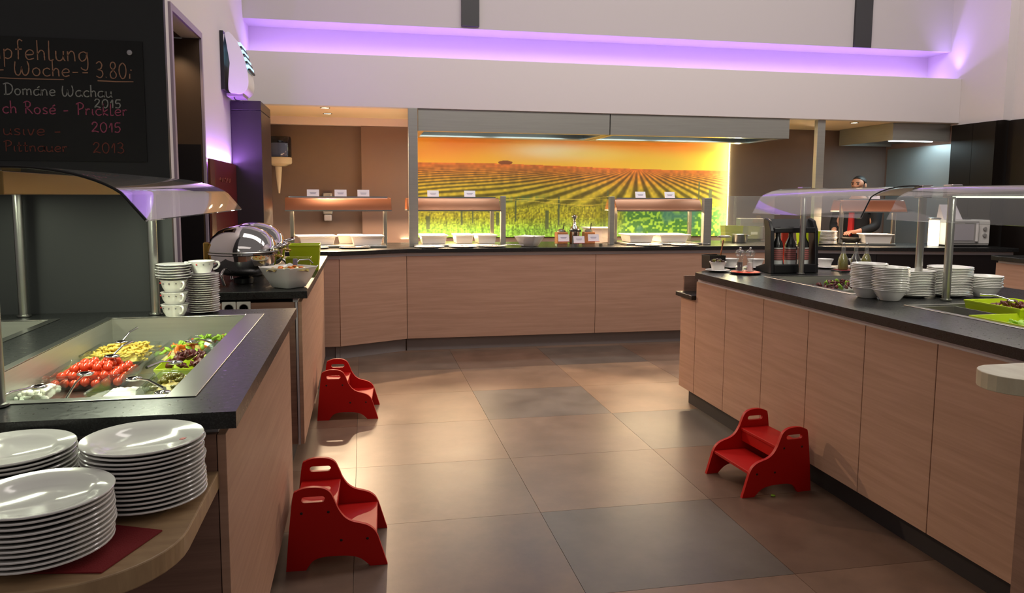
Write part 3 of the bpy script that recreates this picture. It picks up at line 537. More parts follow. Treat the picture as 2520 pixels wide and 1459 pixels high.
canopy(-1.355, -1, 1.90, 3.30, 1.385, 'glass sneeze guard over the left edge well with one visible post', (3.34,))
area('side_well_light', (-1.40, 2.6, 1.445), (.04, 1.2), 6, (.93, 1.0, .74))
canopy(2.79, -1, 3.36, 4.43, 1.347, 'far curved glass sneeze guard on the right island', (3.36, 4.415), bm_='steel')
canopy(2.79, -1, 1.95, 3.17, 1.347, 'near curved glass sneeze guard on the right island', (1.97, 3.165), bm_='steel')
area('island_well_light', (2.79, 3.9, 1.445), (.04, .9), 2.5, (1, .96, .82)); area('island_well_light', (2.79, 2.55, 1.445), (.04, 1.1), 5, (1, .96, .82))
def bridge(loc, L, rz, label, power=9):
    t = thing('heat_lamp_bridge', label, 'heat lamp', loc, rz, 'heat lamp bridges'); h = .46
    for s in (-1, 1): MB().box(s*(L/2-.05)-.018, s*(L/2-.05)+.018, -.018, .018, 0, h-.03).build('post', 'steel', t, bevel=.003)
    pr = [(-.20, h-.115), (-.13, h-.02), (-.10, h-.004), (.10, h-.004), (.13, h-.02), (.20, h-.115)]
    MB().sweep(pr, -L/2, L/2, 'x', .004, 1).build('canopy', 'copper_sheet', t, smooth=30)
    MB().box(-L/2, L/2, -.21, -.196, h-.125, h-.113).box(-L/2, L/2, .196, .21, h-.125, h-.113).build('lower_rail', 'steel', t)
    MB().box(-L/2+.03, L/2-.03, -.10, -.085, h, h+.012).build('upper_rail', 'chrome', t)
    for k in range(4):
        x = -L/2+L*(k+.5)/4; MB().lathe([(.006, .05), (.03, .02), (.034, 0), (.03, .002), (0, .018)], 14, (x, 0, h-.075)).build('reflector', 'chrome', t, smooth=40); MB().sphere((x, 0, h-.078), .012, 8, 6).build('bulb', 'bulb', t)
    l = area('added_uplight', (0, 0, h+.004), (L-.2, .1), power*.06, (1, .66, .36), (PI, 0, 0)); l.parent = t  # added upward light on the canopy top, there to warm the soffit
    l = area('heat_lamp', (0, 0, h-.085), (L-.15, .12), power, (1, .70, .42)); l.parent = t
    return t
WT = .9635
bridge((-.225, 7.33, WT), .96, math.radians(2), 'copper heat lamp bridge on the angled left wing of the back counter', 46)
bridge((.86, 7.42, WT), .90, 0, 'copper heat lamp bridge left of the middle below the mural', 46)
bridge((2.96, 7.42, WT), .92, 0, 'copper heat lamp bridge right of the middle below the mural', 46)
bridge((5.12, 6.94, WT), .62, math.radians(-17), 'copper heat lamp bridge in front of the man', 16)
for x0, x1, y0, y1, lb in ((-.66, .21, 7.05, 7.55, 'steel hot plate on the angled left wing'), (.47, 1.27, 7.08, 7.66, 'steel hot plate under the left middle heat lamps'), (2.56, 3.36, 7.08, 7.66, 'steel hot plate under the right middle heat lamps')):
    tag(MB().box(x0, x1, y0, y1, WT, WT+.02).build('hot_plate', 'steel', bevel=.004), lb, 'hot plate')
tag(MB().prism([(4.80, 6.88), (5.30, 6.72), (5.42, 7.08), (4.93, 7.20)], WT, WT+.02).build('hot_plate', 'steel', bevel=.004), 'steel hot plate in front of the man', 'hot plate')
def dish(lx, ly, h, r=.0):
    def ring(a, b, z): return [(sx*a/2, sy_*b/2, z) for sx, sy_ in ((-1, -1), (1, -1), (1, 1), (-1, 1))]
    m = MB(); vs = ring(lx*.80, ly*.76, 0)+ring(lx*.90, ly*.87, h-.012)+ring(lx, ly, h-.010)+ring(lx, ly, h)+ring(lx*.88, ly*.85, h)+ring(lx*.77, ly*.73, .008)
    fs = [(3, 2, 1, 0), (20, 21, 22, 23)]+[(k*4+i, k*4+(i+1) % 4, k*4+4+(i+1) % 4, k*4+4+i) for k in range(5) for i in range(4)]
    return m.add(vs, fs)
def put_dish(x, y, lx, ly, h, label, rz=0, z=WT+.021, fill=None):
    t = thing('serving_dish', label, 'dish', (x, y, z), rz, 'white serving dishes'); dish(lx, ly, h).build('dish', 'porcelain_warm', t, bevel=.004, seg=3)
    if fill:
        m = MB(); N = 14
        vs = [((i/N-.5)*lx*.84, (j/N-.5)*ly*.8, h-.014+.012*random.random()-.02*max(abs(i/N-.5), abs(j/N-.5))) for j in range(N+1) for i in range(N+1)]
        m.add(vs, [(j*(N+1)+i, j*(N+1)+i+1, (j+1)*(N+1)+i+1, (j+1)*(N+1)+i) for j in range(N) for i in range(N)]); f = m.build('food', fill, t, smooth=180); f['kind'] = 'stuff'
    return t
put_dish(-.44, 7.31, .36, .30, .085, 'left white serving dish on the angled wing', math.radians(10), fill='pasta'); put_dish(-.13, 7.43, .24, .2, .085, 'middle white serving dish at the back of the angled wing', fill='mixed_food'); put_dish(.03, 7.22, .31, .27, .088, 'right white serving dish on the angled wing', math.radians(4), fill='mozzarella')
put_dish(.665, 7.36, .27, .34, .085, 'left of three white dishes below the left middle heat lamps', fill='mixed_food'); put_dish(.965, 7.40, .19, .32, .085, 'middle of three white dishes below the left middle heat lamps', fill='mixed_food'); put_dish(1.18, 7.36, .20, .34, .085, 'right of three white dishes below the left middle heat lamps', fill='mixed_food')
put_dish(2.765, 7.36, .28, .34, .08, 'left of two white dishes below the right middle heat lamps', fill='mixed_food'); put_dish(3.12, 7.36, .34, .34, .08, 'right of two white dishes below the right middle heat lamps', fill='mixed_food'); put_dish(2.43, 7.62, .30, .26, .16, 'deep white dish on the rack beside the right middle heat lamps', z=WT+.001)
put_dish(5.17, 6.87, .30, .22, .095, 'deep white dish on the hot plate in front of the man', math.radians(-17))
# flat rests and spoons along the counter front
sr = MB().lathe([(0, 0), (.055, 0), (.09, .008), (.095, .012), (.09, .012), (.05, .004), (0, .004)], 24, sx=1.5).build('spoon_rest', 'porcelain_warm', smooth=50)
RST = [(-.45, 7.0, 'white spoon rest at the left end of the angled wing'), (-.08, 7.0, 'white spoon rest at the middle of the angled wing'), (.60, 7.0, 'white spoon rest in front of the leftmost mural dish'), (.92, 7.0, 'white spoon rest in front of the middle mural dish'), (1.2, 7.02, 'white spoon rest beside the square white bowl'), (2.76, 7.0, 'white spoon rest in front of the left dish near the island'), (3.14, 7.0, 'white spoon rest in front of the right dish near the island')]
for k, (x, y, lb) in enumerate(RST):
    o = sr if k == 0 else dup(sr, (0, 0, 0)); o.location = (x, y, WT+.001); tag(o, lb, 'spoon rest', 'spoon rests on the back counter')
def spoon():
    t = thing('serving_spoon', '', 'spoon'); MB().tube(catmull([(0, 0, .008), (.08, 0, .016), (.18, 0, .012), (.24, 0, .008)], 4), [.0035]*12+[.005], 8).build('handle', 'chrome', t, smooth=60)
    MB().sphere((-.03, 0, .009), .032, 12, 6, .2, 1, .65).build('scoop', 'chrome', t, smooth=180); return t
sp0 = spoon()
for k, (x, y, rz, lb) in enumerate(((-.40, 6.99, .3, 'steel serving spoon on the left wing rest'), (-.02, 6.99, .5, 'steel serving spoon on the middle wing rest'), (.66, 6.99, .15, 'steel serving spoon in front of the leftmost mural dish'), (.98, 7.0, -.2, 'steel serving spoon in front of the middle mural dish'), (1.26, 7.0, .1, 'steel serving spoon beside the square white bowl'), (2.80, 6.99, .2, 'steel serving spoon left of the island corner'), (3.18, 6.99, .15, 'steel serving spoon on the rest nearest the island corner'))):
    o = sp0 if k == 0 else dup(sp0, (0, 0, 0)); o.location = (x, y, WT+.008); o.rotation_euler = (0, 0, rz); tag(o, lb, 'spoon', 'serving spoons on the back counter')
# name cards
def card():
    t = thing('name_card', '', 'card'); c, s = math.cos(.28), math.sin(.28)
    def sl(x0, x1, h0, h1, o, th): return MB().add([(x, h*s-th_*c-o, h*c+th_*s) for th_ in (0, th) for x, h in ((x0, h0), (x1, h0), (x1, h1), (x0, h1))], [(0, 1, 2, 3), (7, 6, 5, 4), (0, 4, 5, 1), (1, 5, 6, 2), (2, 6, 7, 3), (3, 7, 4, 0)])
    sl(-.055, .055, .004, .072, 0, .002).build('card', 'paper', t); sl(-.030, .030, .040, .044, 0, .0026).build('print_line', 'ink', t); sl(-.024, .024, .030, .033, 0, .0026).build('print_line', 'ink', t)
    MB().box(-.055, .055, -.022, .012, 0, .004).build('foot', 'card_red', t); return t
cd0 = card(); CT = WT+.46
for k, (x, y, z, rz, lb) in enumerate(((-.455, 7.25, CT+.004, .05, 'leftmost name card on the left wing heat lamp bridge'), (-.205, 7.26, CT+.004, .05, 'middle name card on the left wing heat lamp bridge'), (.005, 7.27, CT+.004, .05, 'right name card on the left wing heat lamp bridge'), (.67, 7.36, CT+.004, 0, 'left name card on the bridge below the mural tree'), (1.03, 7.36, CT+.004, 0, 'right name card on the bridge below the mural tree'), (2.80, 7.36, CT+.004, 0, 'left name card on the bridge near the right mural bushes'), (3.12, 7.36, CT+.004, 0, 'right name card on the bridge near the right mural bushes'),
        (5.16, 6.90, CT+.004, -.3, 'name card on the heat lamp bridge in front of the man'), (1.905, 7.05, WT+.045, 0, 'left name card on the low rack in front of the wooden jars'), (2.055, 7.03, WT+.03, 0, 'middle name card on the low rack in front of the wooden jars'), (2.21, 7.06, WT+.045, 0, 'right name card on the low rack in front of the wooden jars'))):
    o = cd0 if k == 0 else dup(cd0, (0, 0, 0)); o.location = (x, y, z); o.rotation_euler = (0, 0, rz); tag(o, lb, 'card', 'name cards on the back counter')
rk = thing('card_rack', 'low clear rack carrying three name cards', 'rack', (2.05, 7.06, WT))
MB().box(1.82, 2.30, 7.02, 7.10, WT+.026, WT+.029).build('shelf', 'clear_glass', rk, w=True)
for x in (1.83, 2.28): MB().box(x, x+.008, 7.02, 7.10, WT, WT+.026).build('foot', 'steel', rk, w=True)
for x, lb in ((1.335, 'flat steel screen post beside the square white bowl'), (2.44, 'flat steel screen post right of the wooden jars')):
    tag(MB().box(x-.024, x+.024, 7.19, 7.25, WT, 1.447).build('screen_post', 'steel_brushed', bevel=.003), lb, 'post')
tag(MB().box(3.40, 3.485, 7.14, 7.20, WT, 1.437).build('screen_post', 'steel_brushed', bevel=.003), 'wide flat steel screen post nearest the wine bottle stand', 'post')
tag(MB().box(.515, 1.31, 7.205, 7.211, WT+.12, 1.44).build('glass_screen', 'clear_glass'), 'clear glass screen in front of the left middle heat lamps', 'glass screen')
tag(MB().box(2.465, 3.40, 7.185, 7.191, WT+.12, 1.43).build('glass_screen', 'clear_glass'), 'clear glass screen in front of the right middle heat lamps', 'glass screen')
tag(MB().box(2.437, 2.443, 7.26, 7.75, WT, 1.44).build('glass_screen', 'clear_glass'), 'clear glass return panel behind the wooden jars', 'glass screen')
tag(MB().box(3.82, 4.45, 7.60, 7.606, WT, 1.46).build('glass_screen', 'canopy_glass'), 'glass panel in front of the steel machine right of the mural', 'glass screen')
# square bowls
def sqbowl(w, h, name, label, loc, rz, cat='bowl', m='porcelain'):
    t = thing(name, label, cat, loc, rz); n = 8; rings = []
    for r, z in ((.50, 0), (.56, .004), (.76, h*.45), (.93, h*.85), (1, h), (.965, h+.001), (.9, h*.85), (.72, h*.47), (.5, .01)):
        rr = []
        for k in range(4):
            a0 = PI/4+k*PI/2
            for j in (-1, 0, 1): a = a0+j*.10; rr.append((r*w/2*1.0*(1.33 if j == 0 else 1.30)*math.cos(a), r*w/2*(1.33 if j == 0 else 1.30)*math.sin(a), z+(.006*r if z > h*.8 and j == 0 else 0)))
        rings.append(rr)
    N = 12; vs = [v for r in rings for v in r]; fs = [(k*N+i, k*N+(i+1) % N, (k+1)*N+(i+1) % N, (k+1)*N+i) for k in range(len(rings)-1) for i in range(N)]+[tuple(range(N-1, -1, -1)), tuple((len(rings)-1)*N+i for i in range(N))]
    MB().add(vs, fs).build('bowl', m, t, smooth=35, bevel=.002); return t
sqbowl(.235, .10, 'square_bowl', 'square white bowl on the back counter below the mural', (1.575, 7.10, WT), PI/4+.08)
# ------------------------------------------------------------------ chafing dish counter
def chafer(loc, rz, label):
    t = thing('chafing_dish', label, 'chafing dish', loc, rz, 'round chrome chafing dishes')
    MB().lathe([(0, .05), (.10, .05), (.15, .07), (.175, .11), (.182, .165), (.19, .17), (.19, .178), (.178, .178), (.17, .12), (.1, .07), (0, .065)], 40).build('water_pan', 'chrome', t, smooth=40)
    for k in range(3):
        a = PI/2+2*PI*k/3+.4; c, s = math.cos(a), math.sin(a)
        MB().tube(catmull([(.15*c, .15*s, .10), (.185*c, .185*s, .07), (.178*c, .178*s, .03), (.165*c, .165*s, .006)], 4), .008, 8).build('leg', 'chrome', t, smooth=60)
    MB().lathe([(0, .004), (.05, .004), (.055, .03), (.03, .04), (0, .042)], 20).build('burner', 'black_plastic', t, smooth=40)
    lid = MB().lathe([(.186, 0), (.187, .012), (.182, .035), (.165, .075), (.13, .112), (.08, .137), (.03, .147), (0, .149)], 40, (0, 0, .18)).build('roll_top_lid', 'chrome', t, smooth=60)
    MB().lathe([(.188, .0), (.192, .004), (.188, .008)], 40, (0, 0, .179)).build('lid_rim', 'steel', t, smooth=40)
    MB().box(-.205, -.175, -.035, .035, .13, .235).build('hinge', 'brass', t, bevel=.006)
    MB().tube(catmull([(.176, -.05, .20), (.22, -.055, .215), (.238, 0, .225), (.22, .055, .215), (.176, .05, .20)], 5), .007, 8).build('lid_handle', 'chrome', lid, smooth=60)
    MB().tube(catmull([(.18, -.04, .15), (.205, -.045, .15), (.212, 0, .15), (.205, .045, .15), (.18, .04, .15)], 4), .005, 8).build('pan_handle', 'brass', t, smooth=60)
    return t
chafer((-.665, 4.42, .951), .15, 'nearer round chrome chafing dish on the left counter'); chafer((-.665, 4.90, .951), .25, 'farther round chrome chafing dish half behind the nearer one')
sb = sqbowl(.235, .112, 'square_bowl', 'large square white salad bowl in front of the chafing dishes', (-.40, 4.20, .951), PI/4+.05)
m = MB(); N = 16; m.add([((i/N-.5)*.215, (j/N-.5)*.215, .092+.014*random.random()) for j in range(N+1) for i in range(N+1)], [(j*(N+1)+i, j*(N+1)+i+1, (j+1)*(N+1)+i+1, (j+1)*(N+1)+i) for j in range(N) for i in range(N)])
f = m.build('salad', 'mixed_food', sb, smooth=180); f.rotation_euler = (0, 0, PI/4*0+.785); f['kind'] = 'stuff'
for k, (a, b) in enumerate(((.03, .02), (-.05, .01), (.06, -.03), (-.02, -.05), (.08, .04), (0, .06))): MB().sphere((a, b, .106), .012, 8, 5, .5, 1.4, 1).build('carrot_slice', 'carrot', sb, smooth=180)
def tub(lx, ly, h, z0=0, taper=.86):
    m = MB(); R = lambda a, b, z: [(s*a/2, q*b/2, z0+z) for s, q in ((-1, -1), (1, -1), (1, 1), (-1, 1))]
    vs = R(lx*taper, ly*taper, 0)+R(lx*.985, ly*.985, h-.008)+R(lx, ly, h-.008)+R(lx, ly, h)+R(lx*.96, ly*.95, h)+R(lx*taper*.96, ly*taper*.95, .006)
    return m.add(vs, [(3, 2, 1, 0), (20, 21, 22, 23)]+[(k*4+i, k*4+(i+1) % 4, k*4+4+(i+1) % 4, k*4+4+i) for k in range(5) for i in range(4)])
g1 = thing('green_tub', 'tall lime green tub behind the white salad bowl', 'tub', (-.385, 5.20, .951), .02); tub(.20, .22, .17).build('tub', 'green_melamine', g1, bevel=.006)
g2 = thing('green_tub', 'lower lime green tub in front of the tall one', 'tub', (-.395, 4.80, .951), .02); tub(.15, .12, .115).build('tub', 'green_dark', g2, bevel=.006)
tg = thing('tongs', 'small lavender handled tongs lying on the white salad bowl', 'tongs', (-.37, 4.26, 1.07)); MB().tube([(0, 0, .0), (.02, .03, .02), (.07, .04, .022), (.09, .05, .0)], .004, 8).build('arm', 'steel', tg, smooth=60); MB().box(-.012, .012, -.01, .01, -.005, .03).build('grip', 'led_purple' if 0 else 'ink', tg, bevel=.004)
# ------------------------------------------------------------------ wall items on the left
il = thing('insect_lamp', 'white wall insect lamp with glowing blue slots above the dark column', 'insect lamp', (-1.05, 6.3, 2.25))
MB().box(-1.049, -1.022, 6.165, 6.52, 2.245, 2.685).build('back_plate', 'black_plastic', il, w=True, bevel=.003)
pr = catmull([(-1.015, 2.67), (-.985, 2.68), (-.94, 2.63), (-.90, 2.55), (-.868, 2.44), (-.852, 2.33), (-.862, 2.26), (-.90, 2.225), (-.95, 2.222), (-1.0, 2.25), (-.985, 2.45)], 5)
m = MB(); n = len(pr); vs = [(x, 6.19, z) for x, z in pr]+[(x, 6.51, z) for x, z in pr]; m.add(vs, [(i, i+1, n+i+1, n+i) for i in range(n-1)]+[tuple(range(n-1, -1, -1)), tuple(range(n, 2*n))]); m.build('shell', 'white_plastic', il, w=True, smooth=35)
for k in range(4):
    z = 2.60-.055*k; x = -.918+.019*k
    MB().box(x-.008, x+.012, 6.21, 6.49, z-.016, z+.010).build('slot', 'blue_tube', il, w=True, bevel=.004); MB().box(x+.004, x+.022, 6.21, 6.49, z-.034, z-.018).build('louvre', 'black_plastic', il, w=True, bevel=.004)
MB().box(-1.02, -.90, 6.22, 6.48, 2.205, 2.225).build('tray', 'led_purple' if 0 else 'purple_trim', il, w=True)
MB().tube([(-1.02, 6.18, 2.66), (-1.032, 6.178, 2.56), (-1.03, 6.178, 2.47)], .005, 8).build('pull_cord', 'white_plastic', il, w=True)
MB().tube(catmull([(-.98, 6.3, 2.21), (-.96, 6.26, 2.18), (-.92, 6.24, 2.17), (-.90, 6.22, 2.15)], 4), .004, 6).build('cable', 'black_plastic', il, w=True)
pd = thing('paper_dispenser', 'centre-feed paper towel dispenser with smoky blue cover on the rear wall', 'paper dispenser', (-.85, 8.35, 1.45))
MB().lathe([(.115, 0), (.122, .01), (.122, .19), (.115, .21), (0, .215)], 32, (-.845, 8.22, 1.835), sy=.95).build('cover', 'smoke_cover', pd, w=True, smooth=40)
MB().lathe([(.085, 0), (.085, .14)], 24, (-.845, 8.22, 1.84), sy=.9).build('paper_roll', 'paper', pd, w=True, smooth=40)
MB().lathe([(0, 0), (.06, 0), (.085, .012), (.118, .025), (.124, .04), (.124, .085), (.118, .092), (0, .093)], 32, (-.845, 8.22, 1.742), sy=.95).build('base', 'cream_plastic', pd, w=True, smooth=40)
MB().lathe([(0, 0), (.008, 0), (.022, .12), (.034, .26), (.034, .275), (0, .276)], 16, (-.855, 8.2, 1.462)).build('paper_tail', 'cream_plastic', pd, w=True, smooth=40)
sd = thing('soap_dispenser', 'grey soap dispenser on the wall behind the left heat lamps', 'soap dispenser', (-.37, 8.35, 1.16))
MB().box(-.42, -.32, 8.25, 8.35, 1.24, 1.47).build('body', 'grey_plastic', sd, w=True, bevel=.015); MB().prism([(-.41, 8.26), (-.33, 8.26), (-.33, 8.34), (-.41, 8.34)], 1.17, 1.24).build('lever', 'alu', sd, w=True, bevel=.012)
# ------------------------------------------------------------------ chalkboard with handwriting
GL = {'a': (.55, [[(.5, .42), (.35, .5), (.12, .42), (.05, .2), (.15, .02), (.32, .02), (.47, .18), (.5, .42)], [(.5, .48), (.49, .15), (.56, 0)]]), 'c': (.45, [[(.45, .42), (.3, .5), (.1, .4), (.05, .2), (.15, .03), (.3, 0), (.46, .08)]]),
      'e': (.5, [[(.06, .24), (.42, .28), (.42, .44), (.25, .5), (.08, .36), (.07, .15), (.2, .01), (.46, .08)]]), 'f': (.42, [[(.42, .92), (.3, 1), (.2, .9), (.2, .5), (.18, 0)], [(.05, .5), (.38, .52)]]),
      'h': (.5, [[(.08, 1), (.08, 0)], [(.08, .3), (.25, .5), (.4, .42), (.42, .2), (.43, 0)]]), 'i': (.22, [[(.1, .48), (.09, .1), (.17, 0)]]), 'k': (.45, [[(.08, .95), (.08, 0)], [(.4, .48), (.1, .22), (.42, 0)]]),
      'l': (.3, [[(.1, 1), (.08, .15), (.15, 0), (.3, .05)]]), 'm': (.75, [[(.06, .5), (.06, 0)], [(.06, .3), (.2, .5), (.34, .42), (.35, 0)], [(.35, .3), (.5, .5), (.64, .42), (.66, 0)]]), 'n': (.5, [[(.06, .5), (.06, 0)], [(.06, .28), (.22, .5), (.38, .42), (.42, 0)]]),
      'o': (.52, [[(.27, .5), (.09, .4), (.05, .2), (.16, .02), (.34, .02), (.45, .2), (.42, .4), (.27, .5)]]), 'p': (.5, [[(.07, .5), (.06, -.4)], [(.07, .36), (.25, .5), (.43, .38), (.4, .12), (.22, .02), (.07, .1)]]), 'r': (.38, [[(.07, .5), (.07, 0)], [(.07, .28), (.2, .48), (.36, .46)]]),
      's': (.42, [[(.38, .45), (.2, .5), (.08, .38), (.2, .26), (.36, .16), (.28, .02), (.05, .05)]]), 't': (.36, [[(.16, .85), (.15, .1), (.22, 0), (.34, .06)], [(.02, .52), (.32, .54)]]), 'u': (.52, [[(.06, .5), (.07, .12), (.2, 0), (.36, .08), (.44, .3)], [(.44, .5), (.44, .12), (.52, 0)]]),
      'v': (.45, [[(.05, .5), (.2, 0), (.4, .5)]]), 'g': (.55, [[(.46, .42), (.3, .5), (.1, .4), (.07, .18), (.2, .02), (.4, .15), (.46, .42)], [(.47, .48), (.5, -.1), (.42, -.42), (.2, -.38), (.14, -.3)]]),
      'W': (.95, [[(.1, .85), (.05, .4), (.12, .05), (.3, .02), (.42, .3), (.45, .55)], [(.45, .5), (.5, .12), (.65, 0), (.82, .2), (.86, .6), (.78, .9)]]), 'D': (.75, [[(.2, .9), (.2, 0)], [(.02, .85), (.35, .95), (.66, .75), (.68, .35), (.45, .05), (.05, .02)]]), 'R': (.65, [[(.18, .92), (.16, 0)], [(.02, .85), (.3, .98), (.5, .82), (.42, .55), (.18, .48), (.4, .3), (.62, 0)]]), 'P': (.58, [[(.18, .92), (.16, -.02)], [(.02, .84), (.3, .98), (.54, .82), (.48, .55), (.18, .42)]]),
      '0': (.6, [[(.3, .95), (.1, .75), (.06, .35), (.2, .02), (.4, .05), (.52, .4), (.48, .78), (.3, .95)]]), '1': (.36, [[(.05, .45), (.25, .9), (.25, 0)]]), '2': (.58, [[(.06, .72), (.2, .95), (.42, .88), (.42, .6), (.05, .05), (.25, .1), (.55, .0)]]), '3': (.55, [[(.06, .85), (.28, .98), (.44, .8), (.36, .56), (.18, .5), (.42, .42), (.48, .18), (.3, 0), (.04, .1)]]), '5': (.55, [[(.5, .92), (.15, .9), (.1, .52), (.35, .55), (.46, .3), (.32, .02), (.04, .06)]]),
      '8': (.58, [[(.3, .5), (.12, .7), (.2, .94), (.4, .94), (.46, .72), (.3, .5), (.1, .28), (.16, .02), (.42, .02), (.5, .25), (.3, .5)]]), '-': (.5, [[(.08, .28), (.4, .3)]]), '.': (.2, [[(.06, .03), (.09, .05)]]), ';': (.35, [[(.1, .3), (.08, 0)], [(.15, .52), (.25, .53)]]), ' ': (.4, []), "'": (.0, [[(-.3, .62), (-.12, .74)]])}
cb = thing('chalkboard', 'black chalkboard with handwritten wine offers on the partition', 'chalkboard', (-1.3, 3.43, 1.58))
MB().box(-1.75, -.885, 3.420, 3.43, 1.582, 2.075).build('board', 'chalkboard', cb, w=True)
m = MB(); m.sphere((-.935, 3.418, 2.028), .011, 14, 8, 1, 1, .35); m.build('pin', 'alu', cb, w=True, smooth=180)
def chalk(text, px, py, ph, mt, wsc=1.0, under=None):
    x = px; th = .0021; y = 3.4185
    def ribbon(mb, pts):
        P = [Vector((a, b)) for a, b in pts]; vs = []
        for i in range(len(P)):
            d = (P[min(i+1, len(P)-1)]-P[max(i-1, 0)]); d = d.normalized() if d.length > 1e-9 else Vector((1, 0)); nn = Vector((-d.y, d.x))*th*(.75+.5*random.random())
            a, b = P[i]+nn, P[i]-nn; vs += [(a.x, y, a.y), (b.x, y, b.y), (b.x, y+.0013, b.y), (a.x, y+.0013, a.y)]
        n = len(P); mb.add(vs, [(i*4+k, i*4+(k+1) % 4, i*4+4+(k+1) % 4, i*4+4+k) for i in range(n-1) for k in range(4)]+[(0, 1, 2, 3), ((n-1)*4+3, (n-1)*4+2, (n-1)*4+1, (n-1)*4)])
    for word in text.split(' '):
        mb = MB()
        for ch in word:
            w, st = GL[ch]
            for s in st: ribbon(mb, [(x+a*ph*wsc, py+b*ph) for a, b in (catmull(s, 5) if len(s) > 2 else s)])
            x += (w+.07)*ph*wsc if w else 0
        if mb.v: mb.build('chalk_word', mt, cb, w=True)
        x += .40*ph*wsc
    if under: mb = MB(); ribbon(mb, [(under[0], py-.012), ((under[0]+under[1])/2, py-.014), (under[1], py-.012)]); mb.build('chalk_underline', mt, cb, w=True)
def bx(u): return -1.388+(u-20)/343*(1.388-.879)   # board position for a given fraction of the visible width
def bz(v): return 2.068-(v-95)/302*.493
chalk('mpfehlung', bx(-33), bz(146), .078, 'chalk_orange', .945); chalk('- Woche--', bx(-10), bz(184), .062, 'chalk_orange', 1.04, (bx(-60), bx(155))); chalk('3.80;', bx(236), bz(184), .066, 'chalk_orange', .85, (bx(240), bx(332)))
chalk("Doma'ne Wachau", bx(3), bz(232), .048, 'chalk_white', 1.02); chalk('2015', bx(228), bz(258), .036, 'chalk_white', 1.25)
chalk("ch Rose' - Prickler", bx(-2), bz(277), .050, 'chalk_pink', 1.04); chalk('2015', bx(218), bz(319), .042, 'chalk_pink', 1.18)
chalk('usive -', bx(-4), bz(330), .050, 'chalk_brown', 1.3); chalk('Pittnauer', bx(-4), bz(370), .044, 'chalk_brown', 1.18); chalk('2013', bx(219), bz(371), .044, 'chalk_brown', 1.2)
m = MB()
for k in range(9): m.tube(catmull([(-1.0135, 5.80+k*.05, 1.55+.012*math.sin(k*2.1)), (-1.0135, 5.815+k*.05, 1.57-.03*(k % 2)), (-1.0135, 5.83+k*.05, 1.545)], 3), .0025, 4)
m.build('faint_writing', 'chalk_brown', bpy.data.objects['wall_panel'])
# ------------------------------------------------------------------ salad well contents
def gdish(x, y, lx, ly, z, label, h=.055, rz=0, mt='dish_glass'):
    t = thing('salad_dish', label, 'dish', (x, y, z), rz, 'salad dishes in the left well'); tub(lx, ly, h, 0, .82).build('dish', mt, t, bevel=.004); return t
def heap(t, lx, ly, z, hh, mt, n=22, seed=1, name='salad'):
    r = random.Random(seed); m = MB()
    vs = []
    for j in range(n+1):
        for i in range(n+1):
            a, b = i/n*2-1, j/n*2-1; vs.append((a*lx/2, b*ly/2, z+hh*(1-max(abs(a), abs(b))**3)*(.65+.35*r.random())+.004*r.random()))
    m.add(vs, [(j*(n+1)+i, j*(n+1)+i+1, (j+1)*(n+1)+i+1, (j+1)*(n+1)+i) for j in range(n) for i in range(n)]); o = m.build(name, mt, t, smooth=180); o['kind'] = 'stuff'; return o
def bits(t, lx, ly, z, hh, mt, n, seed, fn, name):
    r = random.Random(seed); m = MB()
    for k in range(n):
        a, b = r.uniform(-1, 1), r.uniform(-1, 1); fn(m, (a*lx/2, b*ly/2, z+hh*(1-max(abs(a), abs(b))**3)*r.uniform(.7, 1.1)), r)
    o = m.build(name, mt, t, smooth=180); o['kind'] = 'stuff'; return o
ZF = .825
rk2 = thing('well_insert', 'steel insert plate the salad dishes stand on', 'insert', (-.75, 2.6, .79)); MB().box(-.99, -.49, 1.98, 3.23, .80, .8245).build('plate', 'steel', rk2, w=True)
for x in (-.95, -.53): MB().box(x-.01, x+.01, 2.1, 3.1, .7905, .80).build('foot', 'steel', rk2, w=True)
curl = lambda m, p, r: m.tube(catmull([(p[0]+r.uniform(-.02, .02), p[1]+r.uniform(-.02, .02), p[2]+r.uniform(-.004, .008)) for _ in range(3)], 3), .0045, 6)
def leaf(m, p, r):
    t = MB(); t.sphere((0, 0, 0), r.uniform(.010, .019), 7, 5, r.uniform(.2, .4), r.uniform(.7, 1.3), r.uniform(.6, 1.1)); R_ = Matrix.Rotation(r.uniform(-1.1, 1.1), 3, 'X') @ Matrix.Rotation(r.uniform(-1.1, 1.1), 3, 'Y') @ Matrix.Rotation(r.uniform(0, 3), 3, 'Z')
    m.add([tuple(R_ @ (Vector(v)*r.uniform(.8, 1.2))+Vector(p)) for v in t.v], t.f)
chunk = lambda m, p, r: m.sphere(p, r.uniform(.007, .012), 6, 4, r.uniform(.6, 1), r.uniform(.7, 1.4), r.uniform(.7, 1.4))
d_p = gdish(-.885, 2.98, .22, .24, ZF, 'glass dish of yellow pasta salad in the left well'); heap(d_p, .17, .19, .02, .03, 'pasta', seed=3); bits(d_p, .19, .2, .03, .03, 'pasta', 110, 4, curl, 'pasta_pieces')
d_t = gdish(-.875, 2.665, .25, .27, ZF, 'glass dish of cherry tomatoes in the left well')
d_m = gdish(-.955, 2.42, .10, .17, ZF, 'glass dish of mozzarella at the left of the salad well'); heap(d_m, .07, .13, .02, .03, 'mozzarella', seed=5); bits(d_m, .08, .14, .03, .02, 'mozzarella', 40, 6, chunk, 'mozzarella_pieces')
d_b = gdish(-.965, 2.22, .09, .17, ZF, 'glass dish of pale chickpeas at the near left of the well'); bits(d_b, .07, .13, .015, .025, 'pasta', 60, 7, chunk, 'chickpeas')
